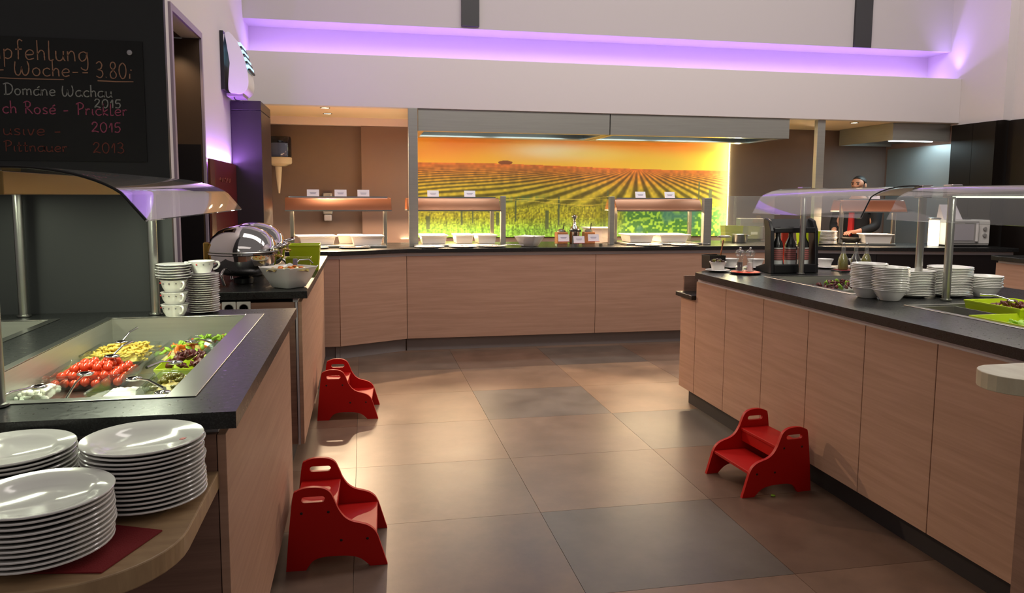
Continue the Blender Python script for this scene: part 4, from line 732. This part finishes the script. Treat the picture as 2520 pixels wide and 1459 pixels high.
d_c = gdish(-.665, 2.98, .17, .24, ZF, 'glass dish of mixed carrot and lettuce salad in the left well'); heap(d_c, .13, .19, .02, .03, 'mixed_food', seed=8); bits(d_c, .14, .2, .035, .025, 'carrot', 18, 9, leaf, 'carrot_slices'); bits(d_c, .14, .2, .04, .02, 'lettuce', 22, 10, leaf, 'lettuce_leaves')
d_l = gdish(-.60, 2.72, .17, .22, ZF, 'lime green dish of dark red lettuce in the left well', mt='green_melamine', h=.05); bits(d_l, .12, .14, .04, .04, 'red_lettuce', 60, 11, leaf, 'red_lettuce_leaves')
d_s = gdish(-.725, 2.42, .14, .22, ZF, 'glass dish with white dressing in the left well'); heap(d_s, .11, .18, .012, .018, 'mozzarella', seed=12)
d_g = gdish(-.575, 2.46, .15, .22, ZF, 'glass dish of green lentil salad in the left well'); heap(d_g, .12, .18, .02, .03, 'mixed_food', seed=13); bits(d_g, .13, .18, .03, .03, 'olive', 60, 14, chunk, 'green_pieces')
d_r = gdish(-.60, 3.13, .18, .13, ZF, 'glass dish of pepper strips at the far right of the well'); bits(d_r, .14, .1, .03, .03, 'tomato', 16, 15, leaf, 'red_pepper'); bits(d_r, .15, .1, .035, .03, 'lettuce', 20, 16, leaf, 'green_pepper')
tom = MB().sphere((0, 0, 0), .0145, 12, 8, .95).build('cherry_tomato', 'tomato', smooth=180); cnt = 0
for lay, n_ in ((0, 7), (1, 6), (2, 4)):
    for i in range(n_):
        for j in range(n_):
            p = (-.875+(i-(n_-1)/2)*.0305+random.uniform(-.005, .005), 2.665+(j-(n_-1)/2)*.0325+random.uniform(-.005, .005), ZF+.022+lay*.020+random.uniform(-.003, .003))
            o = tom if cnt == 0 else dup(tom, p, random.random()*6); o.location = p; cnt += 1
            tag(o, 'small red cherry tomato heaped in the glass dish of tomatoes', 'tomato', 'cherry tomatoes in the glass dish')
def ladle(p, q, label, r=.022):
    p, q = Vector(p), Vector(q); t = thing('salad_spoon', label, 'spoon', p); d = q-p
    MB().tube([tuple(d*.08+Vector((0, 0, .006))), tuple(d*.5+Vector((0, 0, .012))), tuple(d)], [.003, .0035, .005], 8).build('handle', 'chrome', t, smooth=60)
    m = MB(); m.sphere((0, 0, .004), r, 12, 6, .35, 1.2, .9); m.build('scoop', 'chrome', t, smooth=180)
for p, q, lb in (((-.86, 2.52, .885), (-.78, 2.12, .90), 'steel spoon handle crossing in front of the tomatoes'), ((-.83, 2.68, .905), (-.80, 2.80, .935), 'steel spoon stuck into the tomatoes'), ((-.90, 3.02, .89), (-.87, 3.12, .93), 'steel spoon stuck into the pasta salad'), ((-.93, 2.35, .89), (-.96, 2.10, .91), 'steel spoon at the near left of the salad well'), ((-.70, 2.45, .88), (-.56, 2.24, .90), 'steel spoon lying over the white dressing'), ((-.62, 2.62, .89), (-.67, 2.48, .91), 'steel spoon beside the red lettuce'), ((-.63, 2.93, .90), (-.53, 2.78, .925), 'steel spoon over the mixed salad'), ((-.58, 2.30, .87), (-.52, 2.10, .89), 'steel spoon at the near right corner of the well')): ladle(p, q, lb)
dm = thing('glass_dome', 'clear glass dome over food at the left edge of the photo', 'cloche', (-1.34, 2.75, .79)); MB().lathe([(.142, 0), (.145, .05), (.14, .16), (.12, .22), (.08, .26), (.03, .275), (0, .277)], 32, (0, 0, .035)).build('dome', 'dish_glass', dm, smooth=60)
MB().lathe([(0, 0), (.10, 0), (.155, .02), (.155, .03), (.1, .012), (0, .012)], 32).build('tray', 'porcelain', dm, smooth=50); heap(dm, .16, .16, .02, .05, 'pasta', seed=20)
# ------------------------------------------------------------------ right island objects
def sbowl(loc, label, fill=None, r=.058):
    t = thing('dip_bowl', label, 'bowl', loc, 0, 'small white bowls on the right island')
    MB().lathe([(0, 0), (.03, 0), (.06, .005), (.082, .012), (.08, .014), (.04, .006), (0, .006)], 28).build('saucer', 'porcelain', t, smooth=50)
    MB().lathe([(0, .0065), (r*.62, .0065), (r*.66, .01), (r*.82, .045), (r, .064), (r, .067), (r*.94, .066), (r*.78, .047), (r*.6, .014), (0, .013)], 28).build('bowl', 'porcelain', t, smooth=50)
    if fill:
        for k in range(9):
            a = k*.7; rr = r*(.62 if k < 7 else .2); m = MB(); m.sphere((rr*math.cos(a), rr*math.sin(a), .064+.006*(k % 3)), .0125, 9, 6, .85, 1.15, 1); m.build('olive', 'olive' if k % 2 else 'olive_dark', t, smooth=180)
    return t
sbowl((2.33, 4.66, .951), 'small white bowl of olives at the corner of the right island', True); sbowl((2.535, 4.88, .951), 'small white bowl behind the pepper mill'); sbowl((2.70, 4.83, .951), 'small white bowl left of the wine bottle stand'); sbowl((3.20, 4.77, .951), 'small white bowl right of the wine bottle stand')
sbowl((3.42, 4.72, .951), 'small white bowl behind the oil bottles')
nh = thing('cutlery_holder', 'black holder with a wooden-handled spoon at the island corner', 'holder', (2.40, 4.87, .951)); tub(.12, .13, .095, 0, .95).build('box', 'black_plastic', nh, bevel=.008)
MB().tube([(.035, -.02, .04), (.05, -.03, .17), (.055, -.03, .20)], .005, 8).build('handle', 'copper', nh, smooth=60); m = MB(); m.sphere((.06, -.03, .225), .035, 12, 6, .25, 1.5, 1); m.build('scoop', 'steel', nh, smooth=180)
tr = thing('condiment_tray', 'small red topped tray under the salt and pepper mills', 'tray', (2.445, 4.50, .951)); MB().lathe([(0, 0), (.088, 0), (.10, .006), (.10, .012), (.094, .012)], 32).build('rim', 'black_plastic', tr, smooth=40); MB().lathe([(0, .012), (.093, .012), (.093, .014), (0, .0142)], 32).build('mat', 'red_sign', tr)
def mill(loc, mt, label):
    t = thing('spice_mill', label, 'mill', loc, 0, 'acrylic mills'); MB().lathe([(.026, 0), (.026, .01), (.021, .02), (.019, .06), (.021, .095), (.024, .10)], 24).build('body', 'bottle_clear', t, smooth=40)
    MB().lathe([(0, .004), (.016, .004), (.0155, .058), (0, .059)], 16).build('filling', mt, t); MB().lathe([(.024, 0), (.03, .006), (.032, .018), (.026, .032), (.012, .04), (0, .041)], 24, (0, 0, .101)).build('cap', 'bottle_clear', t, smooth=60)
    MB().sphere((0, 0, .15), .008, 10, 8).build('knob', 'chrome', t, smooth=180); MB().lathe([(.004, 0), (.004, .04)], 8, (0, 0, .10)).build('shaft', 'steel', t)
mill((2.42, 4.53, .966), 'pepper', 'clear acrylic pepper mill on the red tray'); mill((2.475, 4.50, .966), 'salt', 'clear acrylic salt mill on the red tray')
bs = thing('bottle_stand', 'black plastic wine stand holding three bottles on the right island', 'stand', (2.785, 4.575, .951))
MB().prism([(-.17, -.085), (.17, -.085), (.17, .10), (-.17, .10)], 0, .03).build('base', 'black_plastic', bs, bevel=.006)
for s in (-1, 1):
    m = MB(); pr = [(-.10, 0), (-.08, .28), (-.045, .345), (.0, .36), (.02, .35), (.0, .28), (-.015, .06), (.10, .03), (.10, 0)]; n = len(pr); x0, x1 = s*.16-.012, s*.16+.012
    m.add([(x0, y, z) for y, z in pr]+[(x1, y, z) for y, z in pr], [tuple(range(n-1, -1, -1)), tuple(range(n, 2*n))]+[(i, (i+1) % n, n+(i+1) % n, n+i) for i in range(n)]); m.build('side', 'black_plastic', bs, bevel=.004)
MB().box(-.15, .15, -.085, -.03, .265, .30).build('top_bar', 'black_plastic', bs, bevel=.006); MB().add([(-.15, -.03, .30), (.15, -.03, .30), (.15, .01, .355), (-.15, .01, .355), (-.15, -.02, .29), (.15, -.02, .29), (.15, .02, .345), (-.15, .02, .345)], [(0, 1, 2, 3), (7, 6, 5, 4), (0, 4, 5, 1), (1, 5, 6, 2), (2, 6, 7, 3), (3, 7, 4, 0)]).build('roof', 'black_plastic', bs)
MB().box(-.15, .15, -.105, -.085, .0, .06).build('front_lip', 'black_plastic', bs, bevel=.006)
def wine(x, label):
    t = thing('wine_bottle', label, 'bottle', (2.785+x, 4.54, .9825), .0, 'wine bottles in the black stand'); MB().lathe([(0, 0), (.033, 0), (.036, .006), (.036, .14), (.033, .165), (.016, .20), (.0145, .215), (.0145, .258), (.0165, .26), (.0165, .272), (0, .273)], 28).build('bottle', 'bottle_glass', t, smooth=45)
    MB().lathe([(.0364, .02), (.0364, .052)], 28, cap=False).build('label_foot', 'wine_label', t, smooth=60); MB().lathe([(.0365, .053), (.0365, .128)], 28, cap=False).build('label_band', 'wine_text', t, smooth=60); MB().lathe([(.0364, .1285), (.0364, .135)], 28, cap=False).build('label_top', 'wine_label', t, smooth=60)
    for k in range(5): MB().lathe([(.0367, .062+k*.013), (.0367, .066+k*.013)], 28, cap=False).build('print_line', 'card_red', t)
wine(-.095, 'left dark wine bottle in the black stand'); wine(0, 'middle dark wine bottle in the black stand'); wine(.095, 'right dark wine bottle in the black stand')
rs = thing('red_sign', 'orange red goblet shaped sign seen between the wine bottles', 'sign', (2.865, 4.725, .951)); MB().box(-.035, .035, -.006, .006, .16, .33).build('board', 'red_sign', rs); MB().add([(-.035, -.006, .16), (.035, -.006, .16), (.01, -.006, .04), (-.01, -.006, .04), (-.035, .006, .16), (.035, .006, .16), (.01, .006, .04), (-.01, .006, .04)], [(0, 1, 2, 3), (7, 6, 5, 4), (0, 4, 5, 1), (1, 5, 6, 2), (2, 6, 7, 3), (3, 7, 4, 0)]).build('stem', 'red_sign', rs); MB().lathe([(0, 0), (.04, 0), (.04, .006), (.01, .01), (.008, .05), (0, .05)], 16).build('foot', 'black_plastic', rs)
ot = thing('condiment_tray', 'flat dark tray under the oil bottles', 'tray', (3.27, 4.55, .951)); MB().box(-.13, .13, -.06, .06, 0, .008).build('rim', 'black_plastic', ot, bevel=.003); MB().box(-.12, .12, -.052, .052, .008, .0095).build('mat', 'red_cloth', ot)
def oil(loc, mt, label):
    t = thing('oil_bottle', label, 'bottle', loc, 0, 'oil and vinegar bottles'); MB().lathe([(0, 0), (.03, 0), (.033, .005), (.033, .06), (.027, .085), (.0135, .115), (.0125, .15), (.015, .152), (.015, .165), (0, .166)], 24).build('bottle', 'bottle_clear', t, smooth=45)
    MB().lathe([(0, .003), (.029, .003), (.031, .007), (.031, .06), (.025, .084), (.013, .11), (0, .111)], 24).build('liquid', mt, t, smooth=45); MB().lathe([(.008, 0), (.010, .012), (.004, .02), (0, .02)], 12, (0, 0, .166)).build('stopper', 'steel', t, smooth=45)
oil((3.20, 4.565, .9605), 'oil_green', 'left bottle of green olive oil on the dark tray'); oil((3.285, 4.55, .9605), 'vinegar', 'middle bottle of dark vinegar on the dark tray'); oil((3.355, 4.535, .9605), 'oil_green', 'right bottle of yellow oil on the dark tray')
lt = thing('lettuce_tray', 'steel tray of dark red lettuce in the far island well', 'tray', (2.86, 4.10, .8405)); tub(.34, .28, .06).build('tray', 'steel', lt, bevel=.003); bits(lt, .26, .2, .06, .04, 'red_lettuce', 60, 31, leaf, 'red_lettuce_leaves'); bits(lt, .2, .15, .075, .03, 'lettuce', 14, 32, leaf, 'green_leaves')
for x, y, lb, fl_ in ((2.88, 2.85, 'lime green tray with dark salad in the near island well', 'red_lettuce'), (2.645, 2.56, 'lime green tray with green leaves at the front of the island well', 'lettuce'), (2.94, 2.46, 'lime green tray at the rear of the island well', 'mixed_food')):
    t = thing('green_tray', lb, 'tray', (x, y, .858), 0, 'lime green trays in the island well'); tub(.27, .31, .122 if y > 2.7 else .10, 0, .86).build('tray', 'green_melamine', t, bevel=.006); bits(t, .12, .18, .095 if fl_ != 'lettuce' else .06, .03, fl_, 34, 40+int(x*10), leaf, 'salad_leaves')
sf = thing('steel_insert', 'bare steel container in the near island well', 'container', (2.61, 2.88, .8575)); tub(.20, .29, .09, 0, .95).build('container', 'steel', sf, bevel=.003)
ladle((2.87, 2.86, .985), (2.80, 2.97, 1.005), 'steel spoon in the dark salad on the island', .02)
# ------------------------------------------------------------------ right kitchen corner
mw = thing('microwave', 'grey white microwave oven on the right wing of the back counter', 'microwave', (6.02, 6.70, WT), math.radians(-8))
MB().box(-.235, .205, -.16, .16, .012, .268).build('body', 'white_plastic', mw, bevel=.008); MB().box(-.225, .085, -.172, -.16, .03, .255).build('door', 'grey_plastic', mw, bevel=.006); MB().box(-.20, .03, -.175, -.172, .06, .225).build('window', 'alu', mw); MB().box(.045, .07, -.195, -.172, .05, .235).build('handle', 'white_plastic', mw, bevel=.006)
MB().box(.09, .20, -.168, -.16, .03, .255).build('control_panel', 'white_plastic', mw, bevel=.004)
for z in (.18, .115): m = MB(); m.lathe([(0, 0), (.02, 0), (.018, .014), (0, .015)], 20); mm = MB(); mm.add([(a+.145, -.168-c, z+b) for a, b, c in m.v], m.f); mm.build('knob', 'grey_plastic', mw, smooth=40)
for x in (-.2, .17): MB().box(x-.02, x+.02, -.12, .12, 0, .012).build('foot', 'black_plastic', mw)
fo = thing('paper_holder', 'white folder of papers standing on the microwave', 'paper holder', (5.95, 6.72, WT+.269), math.radians(-8)); MB().add([(-.14, -.06, 0), (.06, -.06, 0), (.02, .02, .15), (-.14, .02, .15), (-.14, .06, 0), (.10, .06, 0), (.04, .03, .15), (-.14, .03, .15)], [(0, 1, 2, 3), (7, 6, 5, 4), (0, 4, 5, 1), (1, 5, 6, 2), (2, 6, 7, 3), (3, 7, 4, 0)]).build('folder', 'paper', fo); MB().box(.10, .16, -.05, .06, 0, .012).build('black_strip', 'black_plastic', fo)
gl_ = thing('light_column', 'glowing glass cylinder lamp beside the microwave', 'lamp', (5.68, 6.66, WT)); MB().lathe([(0, .004), (.05, .004), (.05, .26), (.0, .262)], 24).build('glow', 'lamp_glow', gl_, smooth=50); MB().lathe([(.056, 0), (.058, .27), (.054, .27), (.053, .002)], 24).build('cylinder', 'clear_glass', gl_, smooth=50); MB().lathe([(.0, .271), (.06, .271), (.062, .282), (.05, .288), (0, .289)], 24).build('lid', 'steel', gl_, smooth=45)
fp = thing('frying_pan', 'black frying pan on the hob before the man', 'pan', (4.99, 7.08, WT+.021)); MB().lathe([(0, 0), (.12, 0), (.155, .045), (.15, .045), (.115, .005), (0, .005)], 32).build('pan', 'pan_black', fp, smooth=45); MB().tube([(-.14, .0, .04), (-.22, -.01, .075), (-.32, -.02, .085)], .011, 8).build('handle', 'black_plastic', fp, smooth=60)
ck = thing('cooking_pot', 'round covered pot behind the deep white dish', 'pot', (5.42, 7.14, WT)); MB().lathe([(0, 0), (.14, 0), (.14, .06), (.12, .075), (.03, .09), (0, .09)], 28).build('lid', 'brass_dull', ck, smooth=45)
gp = proto(MB().lathe([(0, 0), (.07, 0), (.10, .011), (.098, .014), (.06, .004), (0, .004)], 28).build('side_plate', 'porcelain_warm', smooth=50), 'plate')
stack(gp, 11, (4.72, 7.02, WT+.001), .0125, 'cream plate', 'the stack behind the wine bottle stand', 'cream plates behind the wine stand')
gt = thing('green_tub', 'lime green tub beside the cream plates', 'tub', (4.50, 7.02, WT)); tub(.17, .18, .14).build('tub', 'green_melamine', gt, bevel=.006)
sm = thing('steel_machine', 'stainless steel machine right of the mural', 'machine', (4.25, 7.68, WT)); MB().box(-.16, .12, 0, .1, .02, .25).build('body', 'steel_brushed', sm, bevel=.006); MB().box(-.03, .05, -.006, 0, .07, .10).build('badge', 'white_plastic', sm); MB().box(-.14, .10, .01, .09, 0, .02).build('foot', 'black_plastic', sm); MB().box(-.14, .1, -.004, 0, .16, .165).build('seam', 'steel', sm)
pt = thing('steel_pot', 'small steel pot at the foot of the mural bushes', 'pot', (3.95, 7.42, WT)); MB().lathe([(0, 0), (.075, 0), (.08, .006), (.08, .085), (.086, .088), (.08, .09), (.076, .086), (.074, .006), (0, .005)], 28).build('pot', 'steel', pt, smooth=45); MB().tube(catmull([(.078, -.02, .07), (.11, -.02, .075), (.11, .02, .075), (.078, .02, .07)], 4), .004, 8).build('handle', 'steel', pt, smooth=60)
gb = thing('green_tub', 'olive green tub behind the small steel pot', 'tub', (4.0, 7.70, WT)); tub(.22, .12, .17).build('tub', 'green_dark', gb, bevel=.005)
# jars between the bridges
for x, lb in ((1.985, 'left wooden jar box with a steel lid on the back counter'), (2.275, 'right wooden jar box with a spoon on the back counter')):
    t = thing('wooden_jar', lb, 'jar', (x, 7.45, WT)); MB().box(-.055, .055, -.055, .055, 0, .12).build('box', 'wood_box', t, bevel=.004); MB().lathe([(0, 0), (.045, 0), (.045, .012), (.02, .03), (0, .032)], 20, (0, 0, .121)).build('lid', 'steel', t, smooth=45)
    MB().tube([(.02, 0, .14), (.03, .0, .21)], .005, 8).build('spoon_handle', 'black_plastic', t)
dsp = thing('syrup_dispenser', 'tall steel dispenser with dark red syrup between the wooden jars', 'dispenser', (2.125, 7.45, WT)); MB().lathe([(0, 0), (.05, 0), (.052, .01), (.052, .155), (.045, .16), (.03, .18), (.018, .19), (.012, .25), (.028, .27), (.03, .285), (.02, .295), (0, .296)], 24).build('body', 'chrome', dsp, smooth=45); MB().box(-.018, .018, -.056, -.048, .02, .12).build('window', 'vinegar', dsp); MB().box(-.055, .055, -.056, -.05, .125, .14).build('collar', 'black_plastic', dsp)
MB().lathe([(.053, .125), (.055, .132), (.053, .14)], 24).build('ring', 'black_plastic', dsp, smooth=45)
# fruit
fs = thing('fruit_stand', 'two tier fruit stand on the right counter', 'stand', (5.58, 5.30, .951)); MB().lathe([(0, 0), (.09, 0), (.09, .006), (.012, .012), (.010, .10), (.05, .105), (.125, .125), (.13, .135), (.125, .135), (.05, .112), (0, .112)], 32).build('bowl', 'brass_dull', fs, smooth=45)
k = 0
for x, y, z, mt, nm in ((-.05, -.04, .155, 'orange', 'orange'), (.03, -.05, .15, 'apple_yellow', 'apple'), (.0, .04, .155, 'orange', 'orange'), (.08, .02, .155, 'olive', 'pear'), (-.02, -.01, .205, 'apple_yellow', 'apple'), (-.09, .03, .15, 'orange', 'orange')):
    lbs = ('front left orange in the fruit stand', 'front yellow apple in the fruit stand', 'rear orange in the fruit stand', 'green pear at the right of the fruit stand', 'yellow apple on top of the fruit stand', 'leftmost orange in the fruit stand')
    o = MB().sphere((0, 0, 0), .036, 16, 10, .95).build(nm, mt, smooth=180); o.location = (5.58+x, 5.30+y, .951+z); tag(o, lbs[k], 'fruit', 'fruit in the stand'); k += 1
for k in range(3):
    o = MB().tube(catmull([(-.08, 0, .02), (-.04, -.03, .018), (.03, -.03, .018), (.085, .01, .024)], 5), [.006]+[.016]*13+[.015, .006][:2], 8).build('banana', 'banana', smooth=180); o.location = (5.52+.01*k, 5.02+.045*k, .952); o.rotation_euler = (0, 0, .2*k); tag(o, ('nearest banana on the fruit counter', 'middle banana on the fruit counter', 'farthest banana on the fruit counter')[k], 'fruit', 'bananas')
# ------------------------------------------------------------------ the man behind the counter
def skinmesh(name, V, E, mt, parent, root=0, sub=2):
    me = bpy.data.meshes.new(name); me.from_pydata([v[:3] for v in V], E, []); o = bpy.data.objects.new(name, me); COL.objects.link(o)
    md = o.modifiers.new('skin', 'SKIN'); md.use_smooth_shade = True; sb_ = o.modifiers.new('sub', 'SUBSURF'); sb_.levels = sub; sb_.render_levels = sub
    sk_ = me.skin_vertices[0].data if me.skin_vertices else None
    if sk_ is None:
        bm = bmesh.new(); bm.from_mesh(me); bm.verts.layers.skin.verify(); bm.to_mesh(me); bm.free(); sk_ = me.skin_vertices[0].data
    for i, v in enumerate(V): sk_[i].radius = (v[3], v[4] if len(v) > 4 else v[3]); sk_[i].use_root = (i == root)
    dg = bpy.context.evaluated_depsgraph_get(); ev = o.evaluated_get(dg); m2 = bpy.data.meshes.new_from_object(ev); m2.name = name; m2.materials.clear(); m2.materials.append(MATS[mt]); m2.shade_smooth()
    bpy.data.objects.remove(o); o = bpy.data.objects.new(name, m2); COL.objects.link(o); o.parent = parent; return o
mn = thing('person', 'dark haired person in a black jacket with a red tie behind the counter', 'person', (5.68, 7.88, 0), math.radians(28))
# local frame: faces -X, so the photo shows the left profile
body = [(0, 0, .96, .10), (0, 0, 1.20, .10), (0, 0, 1.40, .07), (.0, 0, 1.50, .048), (-.012, 0, 1.56, .055), (-.03, 0, 1.60, .070, .066), (-.006, 0, 1.645, .078, .07), (-.005, 0, 1.675, .055),
        (0, .17, 1.37, .045), (-.06, .22, 1.12, .038), (-.27, .14, 1.06, .030), (-.34, .10, 1.055, .026), (0, -.17, 1.37, .045), (-.06, -.22, 1.12, .038), (-.27, -.14, 1.06, .030), (-.34, -.10, 1.055, .026),
        (-.09, 0, 1.575, .016), (-.105, 0, 1.585, .010), (-.085, 0, 1.535, .022)]
be = [(0, 1), (1, 2), (2, 3), (3, 4), (4, 5), (5, 6), (6, 7), (2, 8), (8, 9), (9, 10), (10, 11), (2, 12), (12, 13), (13, 14), (14, 15), (5, 16), (16, 17), (4, 18)]
nb_ = len(body)
for s, hidx in ((1, 11), (-1, 15)):
    hx, hy, hz = body[hidx][:3]
    for kf, (dy, ln, dz) in enumerate(((-.03, .07, .0), (-.012, .085, 0), (.006, .08, 0), (.022, .065, 0))):
        i0 = len(body); body += [(hx-.03, hy+dy*s, hz, .009), (hx-.03-ln*.6, hy+dy*s, hz-.008, .0085), (hx-.03-ln, hy+dy*s, hz-.03, .007)]; be += [(hidx, i0), (i0, i0+1), (i0+1, i0+2)]
    i0 = len(body); body += [(hx-.01, hy-.04*s, hz+.005, .010), (hx-.05, hy-.055*s, hz-.01, .009)]; be += [(hidx, i0), (i0, i0+1)]
skinmesh('body', body, be, 'skin', mn)
skinmesh('jacket', [(0, 0, .84, .135, .19), (0, 0, 1.0, .13, .175), (0, 0, 1.2, .135, .19), (0, 0, 1.36, .12, .15), (0, 0, 1.44, .07, .075), (0, .20, 1.38, .075), (-.05, .25, 1.12, .06), (-.24, .155, 1.06, .045), (0, -.20, 1.38, .075), (-.05, -.25, 1.12, .06), (-.24, -.155, 1.06, .045)], [(0, 1), (1, 2), (2, 3), (3, 4), (3, 5), (5, 6), (6, 7), (3, 8), (8, 9), (9, 10)], 'jacket', mn)
skinmesh('trousers', [(0, 0, .90, .12, .15), (0, .09, .80, .095), (-.02, .10, .47, .07), (0, .10, .09, .055), (0, -.09, .80, .095), (-.02, -.10, .47, .07), (0, -.10, .09, .055)], [(0, 1), (1, 2), (2, 3), (0, 4), (4, 5), (5, 6)], 'trousers', mn)
for s in (1, -1): MB().sphere((-.045, s*.10, .04), .05, 12, 8, .8, 2.4, .85).build('shoe', 'shoe', mn, smooth=180)
# tie, hair, eyes and ears
MB().add([(-.150, -.022, 1.40), (-.150, .022, 1.40), (-.165, .03, 1.05), (-.172, 0, 1.0), (-.165, -.03, 1.05), (-.12, -.022, 1.40), (-.12, .022, 1.40), (-.12, .03, 1.05), (-.12, 0, 1.0), (-.12, -.03, 1.05)], [(0, 1, 2, 3, 4), (9, 8, 7, 6, 5), (0, 5, 6, 1), (1, 6, 7, 2), (2, 7, 8, 3), (3, 8, 9, 4), (4, 9, 5, 0)]).build('tie', 'shirt_red', mn)
m = MB(); n = 20; vs = []; fs = []
for j in range(9):
    t = j/8*1.75
    for i in range(n):
        a = 2*PI*i/n; front = max(0, math.cos(a-PI)); tt = t*(1-.5*front); r = .084
        vs.append((.008+r*1.12*math.sin(tt)*math.cos(a), r*.93*math.sin(tt)*math.sin(a), 1.622+r*.98*math.cos(tt)))
for j in range(8):
    for i in range(n): fs.append((j*n+i, j*n+(i+1) % n, (j+1)*n+(i+1) % n, (j+1)*n+i))
m.add(vs, fs); h = m.build('hair', 'hair', mn, smooth=180); so = h.modifiers.new('solid', 'SOLIDIFY'); so.thickness = .012
for s in (1, -1):
    MB().sphere((-.083, s*.03, 1.605), .010, 10, 8).build('eye', 'eye', mn, smooth=180); MB().sphere((.005, s*.078, 1.585), .024, 10, 8, 1.3, .8, .35).build('ear', 'skin', mn, smooth=180)
    MB().tube([(-.092, s*.015, 1.622), (-.095, s*.03, 1.625), (-.085, s*.048, 1.620)], .004, 6).build('eyebrow', 'hair', mn)
MB().tube([(-.098, -.018, 1.535), (-.103, 0, 1.536), (-.098, .018, 1.535)], .004, 6).build('mouth', 'card_red', mn)
for o in bpy.data.objects:
    for k_ in ('used', 'cat_'):
        if k_ in o: del o[k_]
